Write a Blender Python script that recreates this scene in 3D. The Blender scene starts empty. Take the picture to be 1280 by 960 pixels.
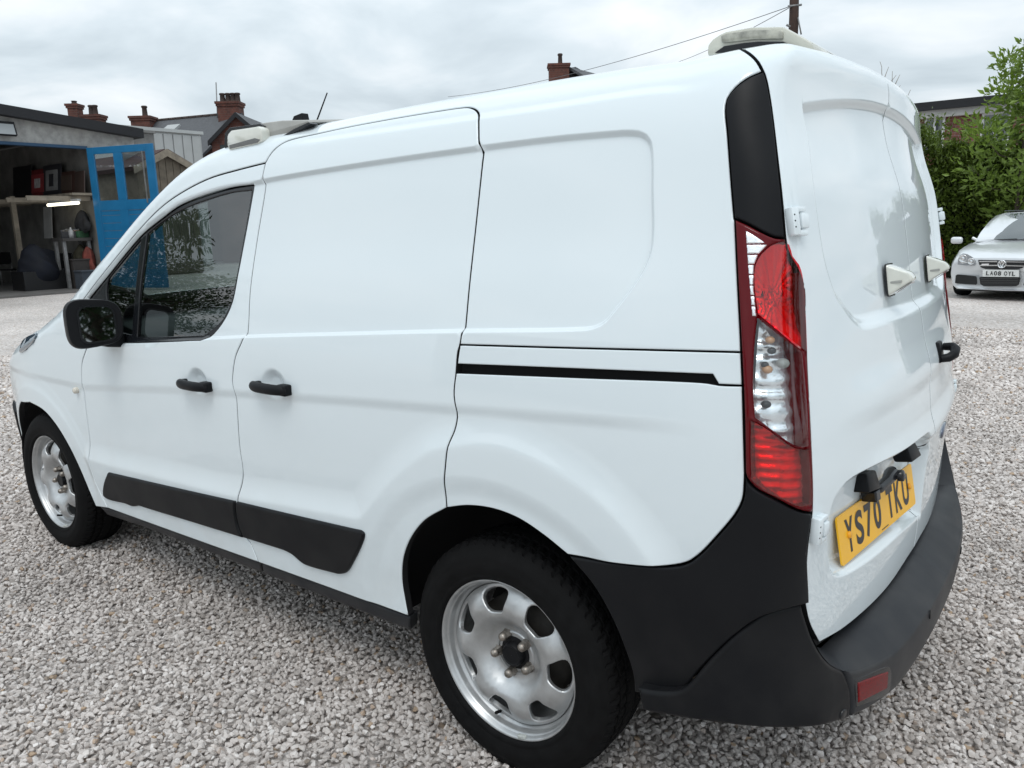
import bpy, bmesh, math, random
import numpy as np
from mathutils import Vector, Matrix
from mathutils.geometry import delaunay_2d_cdt
random.seed(7); RNG = np.random.default_rng(7)
SC = bpy.context.scene
COL = SC.collection
R_ = math.radians

# ------------------------------------------------------------------ camera, sky, sun, exposure
FPX = 975.97                                   # focal length in pixels of the 1280 px wide photograph
CAM = np.array([1.1676, -2.3299, 1.4367]); YAW, PITCH, ROLL = -.65532, -.20114, -.02567
cf = np.array([math.cos(PITCH)*math.sin(YAW), math.cos(PITCH)*math.cos(YAW), math.sin(PITCH)])
cr0 = np.array([math.cos(YAW), -math.sin(YAW), 0.]); cu0 = np.cross(cr0, cf)
cr = cr0*math.cos(ROLL)+cu0*math.sin(ROLL); cu = -cr0*math.sin(ROLL)+cu0*math.cos(ROLL)
cam_d = bpy.data.cameras.new('camera'); cam = bpy.data.objects.new('camera', cam_d); COL.objects.link(cam)
cam_d.sensor_width = 36.; cam_d.lens = 36.*FPX/1280.; cam_d.clip_start = .05; cam_d.clip_end = 2000.
cam.matrix_world = Matrix(((cr[0], cu[0], -cf[0], CAM[0]), (cr[1], cu[1], -cf[1], CAM[1]), (cr[2], cu[2], -cf[2], CAM[2]), (0, 0, 0, 1)))
SC.camera = cam
SUN_EL, SUN_AZ = R_(58), R_(-60)               # azimuth of the sun measured from +x
wd = bpy.data.worlds.new('World'); SC.world = wd; wd.use_nodes = True
nt = wd.node_tree; nt.nodes.clear()
def wn(t, **k):
    n = nt.nodes.new(t)
    for a, b in k.items(): setattr(n, a, b)
    return n
wo = wn('ShaderNodeOutputWorld'); bg = wn('ShaderNodeBackground'); bg.inputs[1].default_value = .1
sky = wn('ShaderNodeTexSky', sky_type='NISHITA', sun_disc=False, sun_elevation=SUN_EL, sun_rotation=R_(90)-SUN_AZ, dust_density=3.)
tc = wn('ShaderNodeTexCoord'); sp = wn('ShaderNodeSeparateXYZ'); nt.links.new(tc.outputs['Generated'], sp.inputs[0])
def wm(op, a, b=None, clamp=False):
    n = wn('ShaderNodeMath', operation=op, use_clamp=clamp)
    for i, v in enumerate((a, b)):
        if v is None: continue
        if isinstance(v, (int, float)): n.inputs[i].default_value = v
        else: nt.links.new(v, n.inputs[i])
    return n.outputs[0]
zc = wm('MAXIMUM', sp.outputs[2], 0.0); den = wm('ADD', zc, .22)
cmb = wn('ShaderNodeCombineXYZ')
nt.links.new(wm('DIVIDE', sp.outputs[0], den), cmb.inputs[0]); nt.links.new(wm('DIVIDE', sp.outputs[1], den), cmb.inputs[1])
n1 = wn('ShaderNodeTexNoise'); n1.inputs['Scale'].default_value = 1.7; n1.inputs['Detail'].default_value = 5; n1.inputs['Roughness'].default_value = .52; n1.inputs['Distortion'].default_value = .35
nt.links.new(cmb.outputs[0], n1.inputs['Vector'])
rp = wn('ShaderNodeValToRGB'); nt.links.new(n1.outputs[0], rp.inputs[0])
rp.color_ramp.elements[0].position = .28; rp.color_ramp.elements[0].color = (.50, .58, .635, 1)
rp.color_ramp.elements[1].position = .68; rp.color_ramp.elements[1].color = (.93, .97, 1., 1)
e = rp.color_ramp.elements.new(.48); e.color = (.68, .765, .82, 1)
gain = wm('MULTIPLY_ADD', wm('POWER', zc, .9), 8.5); nt.nodes[-1].inputs[2].default_value = 9.6   # overcast: brighter overhead than at the horizon
vm = wn('ShaderNodeVectorMath', operation='SCALE'); nt.links.new(rp.outputs[0], vm.inputs[0]); nt.links.new(gain, vm.inputs['Scale'])
mx = wn('ShaderNodeMixRGB'); mx.inputs[0].default_value = .93
nt.links.new(sky.outputs[0], mx.inputs[1]); nt.links.new(vm.outputs[0], mx.inputs[2])
nt.links.new(mx.outputs[0], bg.inputs[0]); nt.links.new(bg.outputs[0], wo.inputs[0])
sun_d = bpy.data.lights.new('sun', 'SUN'); sun_d.energy = .9; sun_d.angle = R_(25); sun_d.color = (1., .97, .93)
sun = bpy.data.objects.new('sun', sun_d); COL.objects.link(sun)
sdir = Vector((math.cos(SUN_EL)*math.cos(SUN_AZ), math.cos(SUN_EL)*math.sin(SUN_AZ), math.sin(SUN_EL)))
sun.rotation_euler = sdir.to_track_quat('Z', 'Y').to_euler(); sun.location = (0, 0, 30)
SC.view_settings.view_transform = 'Standard'; SC.view_settings.look = 'None'; SC.view_settings.gamma = 1.; SC.view_settings.exposure = 0.
SC.cycles.max_bounces = 10; SC.cycles.transparent_max_bounces = 12

# ------------------------------------------------------------------ photo pixel -> ray
def ray(px):
    px = np.asarray(px, float)
    d = cf+((px[..., 0]-640)/FPX)[..., None]*cr+((480-px[..., 1])/FPX)[..., None]*cu
    return d                                    # scaled so that d.cf = 1: CAM + d*depth
def on(px, ax, v):                              # pixel -> point on the plane coordinate ax = v
    d = ray(px); t = (v-CAM[ax])/d[..., ax]
    return CAM+d*t[..., None]
def dep(px, D): return CAM+ray(px)*D

# ------------------------------------------------------------------ materials
MATS = {}
def mat(name, col=(.5, .5, .5), rough=.5, metal=0., coat=0., coat_rough=.03, spec=.5, noise=None, bump=None, emis=None, trans=None, ior=1.45, vary=None):
    """noise = (scale, amount, detail) colour mottling; bump = (scale, strength, distance); vary = random value per object/instance"""
    m = bpy.data.materials.new(name); m.use_nodes = True; MATS[name] = m
    N = m.node_tree.nodes; L = m.node_tree.links; p = N['Principled BSDF']
    p.inputs['Base Color'].default_value = (*col, 1); p.inputs['Roughness'].default_value = rough; p.inputs['Metallic'].default_value = metal
    p.inputs['Coat Weight'].default_value = coat; p.inputs['Coat Roughness'].default_value = coat_rough; p.inputs['Specular IOR Level'].default_value = spec; p.inputs['IOR'].default_value = ior
    if trans: p.inputs['Transmission Weight'].default_value = trans
    if emis: p.inputs['Emission Color'].default_value = (*emis[0], 1); p.inputs['Emission Strength'].default_value = emis[1]
    t = N.new('ShaderNodeTexCoord')
    if noise:
        n = N.new('ShaderNodeTexNoise'); n.inputs['Scale'].default_value = noise[0]; n.inputs['Detail'].default_value = noise[2] if len(noise) > 2 else 5; n.inputs['Roughness'].default_value = .6
        L.new(t.outputs['Object'], n.inputs['Vector'])
        r = N.new('ShaderNodeMapRange'); L.new(n.outputs[0], r.inputs[0]); r.inputs[1].default_value = .3; r.inputs[2].default_value = .7
        r.inputs[3].default_value = 1-noise[1]; r.inputs[4].default_value = 1+noise[1]
        h = N.new('ShaderNodeHueSaturation'); h.inputs['Color'].default_value = (*col, 1); L.new(r.outputs[0], h.inputs['Value']); L.new(h.outputs[0], p.inputs['Base Color'])
        r2 = N.new('ShaderNodeMapRange'); L.new(n.outputs[0], r2.inputs[0]); r2.inputs[1].default_value = .3; r2.inputs[2].default_value = .7
        r2.inputs[3].default_value = max(0, rough-.08); r2.inputs[4].default_value = min(1, rough+.08)
        if metal < .5 and coat < .5: L.new(r2.outputs[0], p.inputs['Roughness'])
    if bump:
        n = N.new('ShaderNodeTexNoise'); n.inputs['Scale'].default_value = bump[0]; n.inputs['Detail'].default_value = 4
        L.new(t.outputs['Object'], n.inputs['Vector'])
        b = N.new('ShaderNodeBump'); b.inputs['Strength'].default_value = bump[1]; b.inputs['Distance'].default_value = bump[2]; L.new(n.outputs[0], b.inputs['Height']); L.new(b.outputs[0], p.inputs['Normal'])
    return m
def glass_mat(name, tint, gloss=(1, 1, 1), ior=1.5, rough=0.0, r0k=2.):
    """a thin pane: tinted see-through plus Fresnel mirror"""
    m = bpy.data.materials.new(name); m.use_nodes = True; MATS[name] = m
    N = m.node_tree.nodes; L = m.node_tree.links; N.clear()
    o = N.new('ShaderNodeOutputMaterial'); t = N.new('ShaderNodeBsdfTransparent'); t.inputs[0].default_value = (*tint, 1)
    g = N.new('ShaderNodeBsdfGlossy'); g.inputs[0].default_value = (*gloss, 1); g.inputs[1].default_value = rough
    lw = N.new('ShaderNodeLayerWeight'); lw.inputs[0].default_value = .5; pw = N.new('ShaderNodeMath'); pw.operation = 'POWER'; pw.inputs[1].default_value = 5.; L.new(lw.outputs['Facing'], pw.inputs[0])
    f = N.new('ShaderNodeMath'); f.operation = 'MULTIPLY_ADD'; r0 = r0k*((ior-1)/(ior+1))**2; f.inputs[1].default_value = 1-r0; f.inputs[2].default_value = r0; L.new(pw.outputs[0], f.inputs[0]); x = N.new('ShaderNodeMixShader')   # both faces of the pane reflect
    L.new(f.outputs[0], x.inputs[0]); L.new(t.outputs[0], x.inputs[1]); L.new(g.outputs[0], x.inputs[2]); L.new(x.outputs[0], o.inputs[0])
    return m
PAINT = mat('white_paint', (.70, .765, .795), .45, coat=1., coat_rough=.008, spec=0.)
def road_film(m, col, z0, z1, amt):
    """thin dust thrown up along the sills: own patchy shape, strongest low down where the wheels throw it"""
    N = m.node_tree.nodes; L = m.node_tree.links; p = N['Principled BSDF']; t = N.new('ShaderNodeTexCoord'); x = N.new('ShaderNodeSeparateXYZ'); L.new(t.outputs['Object'], x.inputs[0])
    r = N.new('ShaderNodeMapRange'); L.new(x.outputs[2], r.inputs[0]); r.inputs[1].default_value = z1; r.inputs[2].default_value = z0; r.inputs[3].default_value = 0; r.inputs[4].default_value = 1
    n = N.new('ShaderNodeTexNoise'); n.inputs['Scale'].default_value = 9.; n.inputs['Detail'].default_value = 8; L.new(t.outputs['Object'], n.inputs['Vector']); q = N.new('ShaderNodeMapRange'); L.new(n.outputs[0], q.inputs[0]); q.inputs[1].default_value = .38; q.inputs[2].default_value = .72
    k = N.new('ShaderNodeMath'); k.operation = 'MULTIPLY'; L.new(r.outputs[0], k.inputs[0]); L.new(q.outputs[0], k.inputs[1]); k2 = N.new('ShaderNodeMath'); k2.operation = 'MULTIPLY'; L.new(k.outputs[0], k2.inputs[0]); k2.inputs[1].default_value = amt
    mx = N.new('ShaderNodeMixRGB'); L.new(k2.outputs[0], mx.inputs[0]); mx.inputs[1].default_value = p.inputs['Base Color'].default_value; mx.inputs[2].default_value = (*col, 1); L.new(mx.outputs[0], p.inputs['Base Color'])
road_film(PAINT, (.46, .43, .39), .28, .70, .2); PAINT.node_tree.nodes['Principled BSDF'].inputs['Coat IOR'].default_value = 1.6
PLASTIC = mat('black_plastic', (.0075, .008, .0095), .42, spec=.18, noise=(3., .25, 5), bump=(900., .12, .001))
PLASTIC_G = mat('grey_plastic', (.021, .0225, .026), .46, spec=.24, noise=(2.5, .22, 6), bump=(900., .12, .001))
road_film(PLASTIC_G, (.085, .082, .078), .25, .70, .45); road_film(PLASTIC, (.040, .039, .038), .25, .75, .4)
GLOSSBLACK = mat('gloss_black', (.008, .009, .011), .16, noise=(2., .2))
RUBBER = mat('rubber', (.0065, .0065, .0068), .78, spec=.14, noise=(30., .35), bump=(260., .15, .001))
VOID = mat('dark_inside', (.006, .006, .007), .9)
STEEL = mat('wheel_silver', (.49, .50, .505), .36, metal=.72, noise=(16., .17, 8), bump=(60., .03, .002))
NUT = mat('nut_steel', (.30, .27, .24), .42, metal=.9, noise=(90., .5, 5))
CHROME = mat('bright_reflector', (.90, .92, .94), .24, metal=.85, bump=(70., .4, .004))
LENSW = mat('white_lens', (.66, .67, .61), .12, coat=1., noise=(14., .06, 5))
CREAM = mat('cream_lens', (.52, .52, .45), .22, coat=.6, noise=(14., .10, 5))
GREYALU = mat('grey_housing', (.33, .33, .31), .42, noise=(9., .14, 6))
RED = mat('red_lens', (.33, .0008, .003), .30, coat=.55, coat_rough=.01, spec=0., noise=(55., .30, 2))
REDD = mat('dark_red_lens', (.10, .001, .004), .3, coat=.55, coat_rough=.01, spec=0.)
ORANGE = mat('amber_bulb', (.50, .26, .12), .2, coat=.5)
YELLOW = mat('plate_yellow', (.86, .45, .004), .35, coat=.2, noise=(10., .05))
BLACKINK = mat('plate_black', (.012, .012, .014), .4)
WHITEINK = mat('plate_white', (.66, .67, .66), .4, noise=(10., .05))
REDCOVER = glass_mat('red_cover', (.80, .006, .02), ior=1.45); SMOKERED = glass_mat('dark_red_cover', (.30, .004, .01), ior=1.45)
VGLASS = glass_mat('cab_glass', (.50, .565, .55), r0k=3.4)
CLEARLENS = glass_mat('clear_lens', (.90, .93, .94), ior=1.5)
MIRROR = mat('mirror_silver', (.26, .28, .285), .02, metal=1.)

# ------------------------------------------------------------------ objects
def link(name, me, material=None, parent=None, kind=None, label=None, cat=None, group=None):
    o = bpy.data.objects.new(name, me); COL.objects.link(o)
    if material is not None and me is not None and not len(me.materials): me.materials.append(material)
    if parent is not None: o.parent = parent
    tag(o, label, cat, group, kind)
    return o
def tag(o, label=None, cat=None, group=None, kind=None):
    if label: o['label'] = label
    if cat: o['category'] = cat
    if group: o['group'] = group
    if kind: o['kind'] = kind
    return o
def thing(name, label, cat, loc=(0, 0, 0), rz=0., group=None):
    o = bpy.data.objects.new(name, None); COL.objects.link(o); o.location = loc; o.rotation_euler = (0, 0, rz); o.empty_display_size = .2
    return tag(o, label, cat, group, 'thing')
def mesh(V, Fc, smooth=False, name='mesh'):
    me = bpy.data.meshes.new(name); me.from_pydata([tuple(map(float, v)) for v in V], [], [tuple(map(int, f)) for f in Fc]); me.update()
    if smooth: me.polygons.foreach_set('use_smooth', np.ones(len(me.polygons), bool))
    return me
def fast_mesh(V, Q, name='mesh', smooth=False):
    """V (n,3) and Q (m,k) arrays"""
    me = bpy.data.meshes.new(name); V = np.asarray(V, np.float32); Q = np.asarray(Q, np.int32); m, k = Q.shape
    me.vertices.add(len(V)); me.vertices.foreach_set('co', V.ravel()); me.loops.add(m*k); me.loops.foreach_set('vertex_index', Q.ravel())
    me.polygons.add(m); me.polygons.foreach_set('loop_start', np.arange(0, m*k, k, dtype=np.int32))
    me.polygons.foreach_set('use_smooth', np.full(m, smooth)); me.update(calc_edges=True); me.validate()
    return me
class MB:
    """collects simple solids into one mesh"""
    def __init__(s): s.bm = bmesh.new()
    def box(s, c, size, M=None, bev=0., seg=2):
        r = bmesh.ops.create_cube(s.bm, size=1.); vs = r['verts']
        for v in vs: v.co = Vector((v.co.x*size[0], v.co.y*size[1], v.co.z*size[2]))
        if bev > 0:
            es = list({e for v in vs for e in v.link_edges})
            r = bmesh.ops.bevel(s.bm, geom=es, offset=bev, segments=seg, affect='EDGES', profile=.5); vs = list({v for f in r['faces'] for v in f.verts} | {v for v in vs if v.is_valid})
        T = Matrix.Translation(Vector(c)) @ (M.to_4x4() if M is not None else Matrix())
        for v in vs: v.co = T @ v.co
        return s
    def b(s, x0, x1, y0, y1, z0, z1, bev=0., M=None): return s.box(((x0+x1)/2, (y0+y1)/2, (z0+z1)/2), (abs(x1-x0), abs(y1-y0), abs(z1-z0)), M, bev)
    def prism(s, pts, vec, bev=0.):
        """extrude a 3D polygon along vec"""
        vec = Vector(vec); a = [s.bm.verts.new(Vector(map(float, p))) for p in pts]; b = [s.bm.verts.new(Vector(map(float, p))+vec) for p in pts]; n = len(a); fs = []
        fs.append(s.bm.faces.new(a)); fs.append(s.bm.faces.new(b[::-1]))
        for i in range(n): fs.append(s.bm.faces.new((a[(i+1) % n], a[i], b[i], b[(i+1) % n])))
        bmesh.ops.recalc_face_normals(s.bm, faces=fs)
        if bev > 0: bmesh.ops.bevel(s.bm, geom=list({e for f in fs for e in f.edges}), offset=bev, segments=2, affect='EDGES', profile=.5)
        return s
    def tube(s, pts, rad, seg=8, caps=True, flat=None):
        pts = [Vector(map(float, p)) for p in pts]; n = len(pts); rad = [rad]*n if isinstance(rad, (int, float)) else rad; rings = []; up = None
        for i in range(n):
            t = (pts[min(i+1, n-1)]-pts[max(i-1, 0)]).normalized()
            if up is None: up = Vector((0, 0, 1)) if abs(t.z) < .9 else Vector((1, 0, 0))
            a = t.cross(up).normalized(); b = a.cross(t).normalized(); up = b
            fl = flat or 1.
            rings.append([s.bm.verts.new(pts[i]+a*math.cos(2*math.pi*k/seg)*rad[i]+b*math.sin(2*math.pi*k/seg)*rad[i]*fl) for k in range(seg)])
        for i in range(n-1):
            for k in range(seg): s.bm.faces.new((rings[i][k], rings[i][(k+1) % seg], rings[i+1][(k+1) % seg], rings[i+1][k])).smooth = True
        if caps: s.bm.faces.new(rings[0][::-1]); s.bm.faces.new(rings[-1])
        return s
    def lathe(s, prof, seg, M=None, close=False):
        """profile (r, h) turned about local z, then transformed by M"""
        M = M or Matrix(); rings = []
        for r, h in prof:
            rings.append([s.bm.verts.new(M @ Vector((r*math.cos(2*math.pi*k/seg), r*math.sin(2*math.pi*k/seg), h))) for k in range(seg)])
        for i in range(len(prof)-1+(1 if close else 0)):
            a = rings[i]; b = rings[(i+1) % len(prof)]
            for k in range(seg): s.bm.faces.new((a[k], a[(k+1) % seg], b[(k+1) % seg], b[k])).smooth = True
        return s
    def sphere(s, c, r, sub=2, scale=(1, 1, 1)):
        q = bmesh.ops.create_icosphere(s.bm, subdivisions=sub, radius=r)
        for v in q['verts']: v.co = Vector((v.co.x*scale[0], v.co.y*scale[1], v.co.z*scale[2]))+Vector(c)
        for v in q['verts']:
            for f in v.link_faces: f.smooth = True
        return s
    def build(s, name, material, parent=None, smooth=None, **k):
        me = bpy.data.meshes.new(name); s.bm.normal_update(); s.bm.to_mesh(me); s.bm.free()
        if smooth:
            me.polygons.foreach_set('use_smooth', np.ones(len(me.polygons), bool)); me.set_sharp_from_angle(angle=R_(smooth))
        return link(name, me, material, parent, **k)

# ------------------------------------------------------------------ van body: one implicit skin that every panel is cut from
# van frame: x backwards (rear axle 0, front axle -2.662), left side at -y, z up
WZ = np.array([.20, .30, .40, .60, .75, .90, 1.00, 1.10, 1.20, 1.30, 1.40, 1.50, 1.60, 1.68, 1.74, 1.79, 1.82, 1.84])
WY = np.array([.865, .875, .885, .903, .91, .914, .913, .905, .89, .872, .848, .828, .806, .780, .747, .691, .621, .502])
HX = np.array([-4, -3.6, -3.4, -3.2, -3.0, -2.75, -2.5, -2.3, -2.0, -1.7, -1.3, -.8, -.3, .2, .45, .9])
HZ = np.array([.50, .60, .68, .80, .91, 1.005, 1.085, 1.168, 1.36, 1.56, 1.739, 1.782, 1.802, 1.812, 1.806, 1.83])
RZ = np.array([.2, .40, .55, .70, .85, 1.0, 1.1, 1.2, 1.35, 1.5, 1.65, 1.75, 1.84])
RX = np.array([.773, .788, .802, .806, .816, .803, .785, .766, .743, .716, .666, .652, .652])
def pchip(X, Y):
    h = np.diff(X); d = np.diff(Y)/h; m = np.zeros(len(X)); m[0] = d[0]; m[-1] = d[-1]
    for i in range(1, len(X)-1):
        if d[i-1]*d[i] > 0:
            w1 = 2*h[i]+h[i-1]; w2 = h[i]+2*h[i-1]; m[i] = (w1+w2)/(w1/d[i-1]+w2/d[i])
    def f(x):
        i = np.clip(np.searchsorted(X, x)-1, 0, len(X)-2); t = (x-X[i])/h[i]
        o = (1+2*t)*(1-t)**2*Y[i]+t*(1-t)**2*h[i]*m[i]+t*t*(3-2*t)*Y[i+1]+t*t*(t-1)*h[i]*m[i+1]
        o = np.where(x < X[0], Y[0]+m[0]*(x-X[0]), o); return np.where(x > X[-1], Y[-1]+m[-1]*(x-X[-1]), o)
    return f
def table(X, Y, n=900):
    """C2-smooth lookup: the pchip curve blurred a little so reflections stay fair"""
    f = pchip(X, Y); g = np.linspace(X[0], X[-1], n); v = f(g); k = np.hanning(int(n*.09)|1); k /= k.sum(); p = len(k)//2
    vp = np.concatenate([2*v[0]-v[p:0:-1], v, 2*v[-1]-v[-2:-p-2:-1]]); v = np.convolve(vp, k, 'valid')
    s = (v[1]-v[0])/(g[1]-g[0]); e = (v[-1]-v[-2])/(g[1]-g[0])
    m = np.gradient(v, g); h = g[1]-g[0]
    def q(x):
        i = np.clip(((x-g[0])/h).astype(int), 0, n-2); t = (x-g[i])/h
        o = (1+2*t)*(1-t)**2*v[i]+t*(1-t)**2*h*m[i]+t*t*(3-2*t)*v[i+1]+t*t*(t-1)*h*m[i+1]
        o = np.where(x < g[0], v[0]+s*(x-g[0]), o); return np.where(x > g[-1], v[-1]+e*(x-g[-1]), o)
    return q
fW, fH, fR = table(WZ, WY), table(HX, HZ), table(RZ, RX)
def smaxr(a, b, r): return np.where((a > -r) & (b > -r), np.sqrt(np.maximum(a+r, 0)**2+np.maximum(b+r, 0)**2)-r, np.maximum(a, b))
def F0(p):
    x, y, z = p[..., 0], p[..., 1], p[..., 2]; ay = np.abs(y)
    w = fW(z)-.26*np.clip((-2.55-x), 0, 2)**2-.03*np.clip(x/.75, 0, 2)**2
    r = x-(fR(z)-.11*ay**2.2); t = z-(fH(x)-.035*ay**2); fr = -3.50+.30*ay**2.2+.25*np.clip(z-.75, 0, 1)**2-x
    return smaxr(smaxr(smaxr(ay-w, r, .075), fr, .16), t, .06)
BO = pchip(np.array([.2, .26, .30, .36, .42, .46, .52, .60, .75, .9]), np.array([-.08, -.045, -.02, 0., .004, 0., -.008, -.016, -.035, -.06]))
def FB(p):                                     # rear bumper skin
    x, y, z = p[..., 0], p[..., 1], p[..., 2]; ay = np.abs(y); o = BO(z)
    return smaxr(ay-(.932-.035*np.clip(x/.75, 0, 2)**2+o*.55), x-(.887-.09*(ay/.75)**2.5+o), .12)
def solve(o, d, F, t1=2.6, it=10):
    """o inside the skin, d outwards: first crossing by bisection, then false position"""
    a = np.zeros(o.shape[0]); b = np.full(o.shape[0], t1)
    for _ in range(it):
        m = .5*(a+b); s = F(o+d*m[:, None]) < 0; a = np.where(s, m, a); b = np.where(s, b, m)
    fa = F(o+d*a[:, None]); fb = F(o+d*b[:, None]); m = .5*(a+b)
    for _ in range(6):
        m = a-fa*(b-a)/np.where(np.abs(fb-fa) < 1e-14, 1e-14, fb-fa); fm = F(o+d*m[:, None]); s = fm < 0
        fb = np.where(s, fb*.6, fm); fa = np.where(s, fm, fa*.6); a = np.where(s, m, a); b = np.where(s, b, m)
    return o+d*m[:, None]
def hit_near(px, F):
    """like hit, but a pixel just outside the outline is moved up until its ray meets the skin"""
    px = np.array(px, float); ts = np.linspace(1.0, 3.4, 900)
    for i in range(len(px)):
        for k in range(60):
            if (F(CAM+ray(px[i])*ts[:, None]) < 0).any(): break
            px[i] += (-.3, -1)
    return hit(px, F)
def hit(px, F=F0):
    """photo pixels -> points on a skin (nearest approach when the ray just misses)"""
    d = ray(px); ts = np.linspace(1.0, 5.4, 900); P = CAM+d[:, None]*ts[None, :, None]; v = F(P); neg = v < 0; ok = neg.any(1); k = np.maximum(neg.argmax(1), 1); out = P[np.arange(len(d)), v.argmin(1)]
    a, b = ts[k-1].copy(), ts[k].copy()
    for _ in range(24): m = .5*(a+b); s = F(CAM+d*m[:, None]) < 0; b = np.where(s, m, b); a = np.where(s, a, m)
    return np.where(ok[:, None], CAM+d*b[:, None], out)
# charts: 2D domain <-> ray from inside the body
class Cyl:                                     # sides and roof, wrapped round a lengthwise axis
    F = staticmethod(F0)
    z0 = staticmethod(lambda x: 1.-.62*ss(-2.25, -3.15, x))
    def to2(s, P):
        X = P[:, 0]; zz = P[:, 2]-s.z0(X); r = np.hypot(P[:, 1], zz)
        return np.stack([np.where(X > -.2, -.2+(X+.2)/(.5+.5*r/.75), X), .9*np.arctan2(zz, -P[:, 1])], -1)
    def rays(s, q):
        th = q[:, 1]/.9; k = np.clip(q[:, 0]+.2, 0, None); o = np.stack([np.where(q[:, 0] > -.2, -.2+.5*k, q[:, 0]), 0*th, s.z0(q[:, 0])], -1)
        return o, np.stack([.5*k/.75, -np.cos(th), np.sin(th)], -1)
class Fan:                                     # tail, wrapped round a crosswise axis
    F = staticmethod(F0)
    def to2(s, P): return np.stack([P[:, 1], .65*np.arctan2(P[:, 2]-1., P[:, 0]-.1)], -1)
    def rays(s, q):
        f = q[:, 1]/.65; return np.stack([0*f+.1, q[:, 0], 0*f+1.], -1), np.stack([np.cos(f), 0*f, np.sin(f)], -1)
class Corner:                                  # rear left corner, wrapped round an upright axis
    F = staticmethod(F0)
    def to2(s, P): return np.stack([.28*np.arctan2(P[:, 0]-.45, -(P[:, 1]+.62)), P[:, 2]], -1)
    def rays(s, q):
        f = q[:, 0]/.28; return np.stack([0*f+.45, 0*f-.62, q[:, 1]], -1), np.stack([np.sin(f), -np.cos(f), 0*f], -1)
class Bump:                                    # bumper, wrapped round an upright axis
    F = staticmethod(FB)
    def to2(s, P): return np.stack([.85*np.arctan2(P[:, 1], P[:, 0]-.2), P[:, 2]], -1)
    def rays(s, q):
        f = q[:, 0]/.85; return np.stack([0*f+.2, 0*f, q[:, 1]], -1), np.stack([np.cos(f), np.sin(f), 0*f], -1)
CYL, FAN, COR, BMP = Cyl(), Fan(), Corner(), Bump()
def chart_map(ch, q, D=None):
    """2D -> 3D point on the (displaced) skin"""
    o, d = ch.rays(q); P = solve(o, d, ch.F)
    if D is None: return P
    return P+grad(ch.F, P)*np.broadcast_to(D(P), (len(P),))[:, None]
def grad(F, P, e=6e-4):
    n = np.stack([F(P+v)-F(P-v) for v in np.eye(3)*e], -1); return n/np.maximum(np.linalg.norm(n, axis=1, keepdims=True), 1e-9)

# ------------------------------------------------------------------ 2D tools
def spline(pts, n=None, step=6.):
    """Catmull-Rom through pixel points"""
    p = np.asarray(pts, float)
    if len(p) == 2: k = max(2, int(np.hypot(*(p[1]-p[0]))/step)+1); return p[0]+(p[1]-p[0])*np.linspace(0, 1, k)[:, None]
    e = np.concatenate([[2*p[0]-p[1]], p, [2*p[-1]-p[-2]]]); out = []
    for i in range(1, len(e)-2):
        a, b, c, d = e[i-1:i+3]; L = np.linalg.norm(c-b); k = max(2, int(L/step)+1)
        # centripetal parametrisation
        t0 = 0.; t1 = t0+max(np.linalg.norm(b-a), 1e-6)**.5; t2 = t1+max(L, 1e-6)**.5; t3 = t2+max(np.linalg.norm(d-c), 1e-6)**.5
        t = np.linspace(t1, t2, k, endpoint=False)[:, None]
        A1 = (t1-t)/(t1-t0)*a+(t-t0)/(t1-t0)*b; A2 = (t2-t)/(t2-t1)*b+(t-t1)/(t2-t1)*c; A3 = (t3-t)/(t3-t2)*c+(t-t2)/(t3-t2)*d
        B1 = (t2-t)/(t2-t0)*A1+(t-t0)/(t2-t0)*A2; B2 = (t3-t)/(t3-t1)*A2+(t-t1)/(t3-t1)*A3; out.append((t2-t)/(t2-t1)*B1+(t-t1)/(t2-t1)*B2)
    out.append(p[-1:]); return np.concatenate(out)
def resample(q, h):
    q = np.concatenate([q, q[:1]]); s = np.concatenate([[0], np.cumsum(np.linalg.norm(np.diff(q, axis=0), axis=1))]); keep = np.concatenate([[True], np.diff(s) > 1e-7]); q = q[keep]; s = s[keep]
    d = np.diff(q, axis=0); a = np.arctan2(d[:, 1], d[:, 0]); turn = np.abs((np.diff(np.concatenate([a[-1:], a]))+np.pi) % (2*np.pi)-np.pi)
    corner = np.where(turn > .55)[0]                    # keep sharp corners exactly
    marks = sorted(set([0.]+[s[i] for i in corner]+[s[-1]])); t = []
    for u, v in zip(marks[:-1], marks[1:]): t += list(np.linspace(u, v, max(1, int(round((v-u)/h))), endpoint=False))
    t = np.array(t); return np.stack([np.interp(t, s, q[:, 0]), np.interp(t, s, q[:, 1])], -1)
def area2(q): return .5*np.sum(q[:, 0]*np.roll(q[:, 1], -1)-np.roll(q[:, 0], -1)*q[:, 1])
def offset(q, d):
    """move a CCW loop inwards by d"""
    a = q-np.roll(q, 1, 0); b = np.roll(q, -1, 0)-q; a /= np.linalg.norm(a, axis=1, keepdims=True)+1e-12; b /= np.linalg.norm(b, axis=1, keepdims=True)+1e-12
    na = np.stack([-a[:, 1], a[:, 0]], -1); nb = np.stack([-b[:, 1], b[:, 0]], -1); m = na+nb; k = np.sum(m*m, 1)/2.
    return q+m*(d/np.maximum(k, .35))[:, None]
def inside(q, pts):
    x, y = pts[:, 0], pts[:, 1]; c = np.zeros(len(pts), bool); p0 = q; p1 = np.roll(q, -1, 0)
    for (x0, y0), (x1, y1) in zip(p0, p1):
        if y0 == y1: continue
        c ^= ((y0 > y) != (y1 > y)) & (x < (x1-x0)*(y-y0)/(y1-y0)+x0)
    return c
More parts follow.
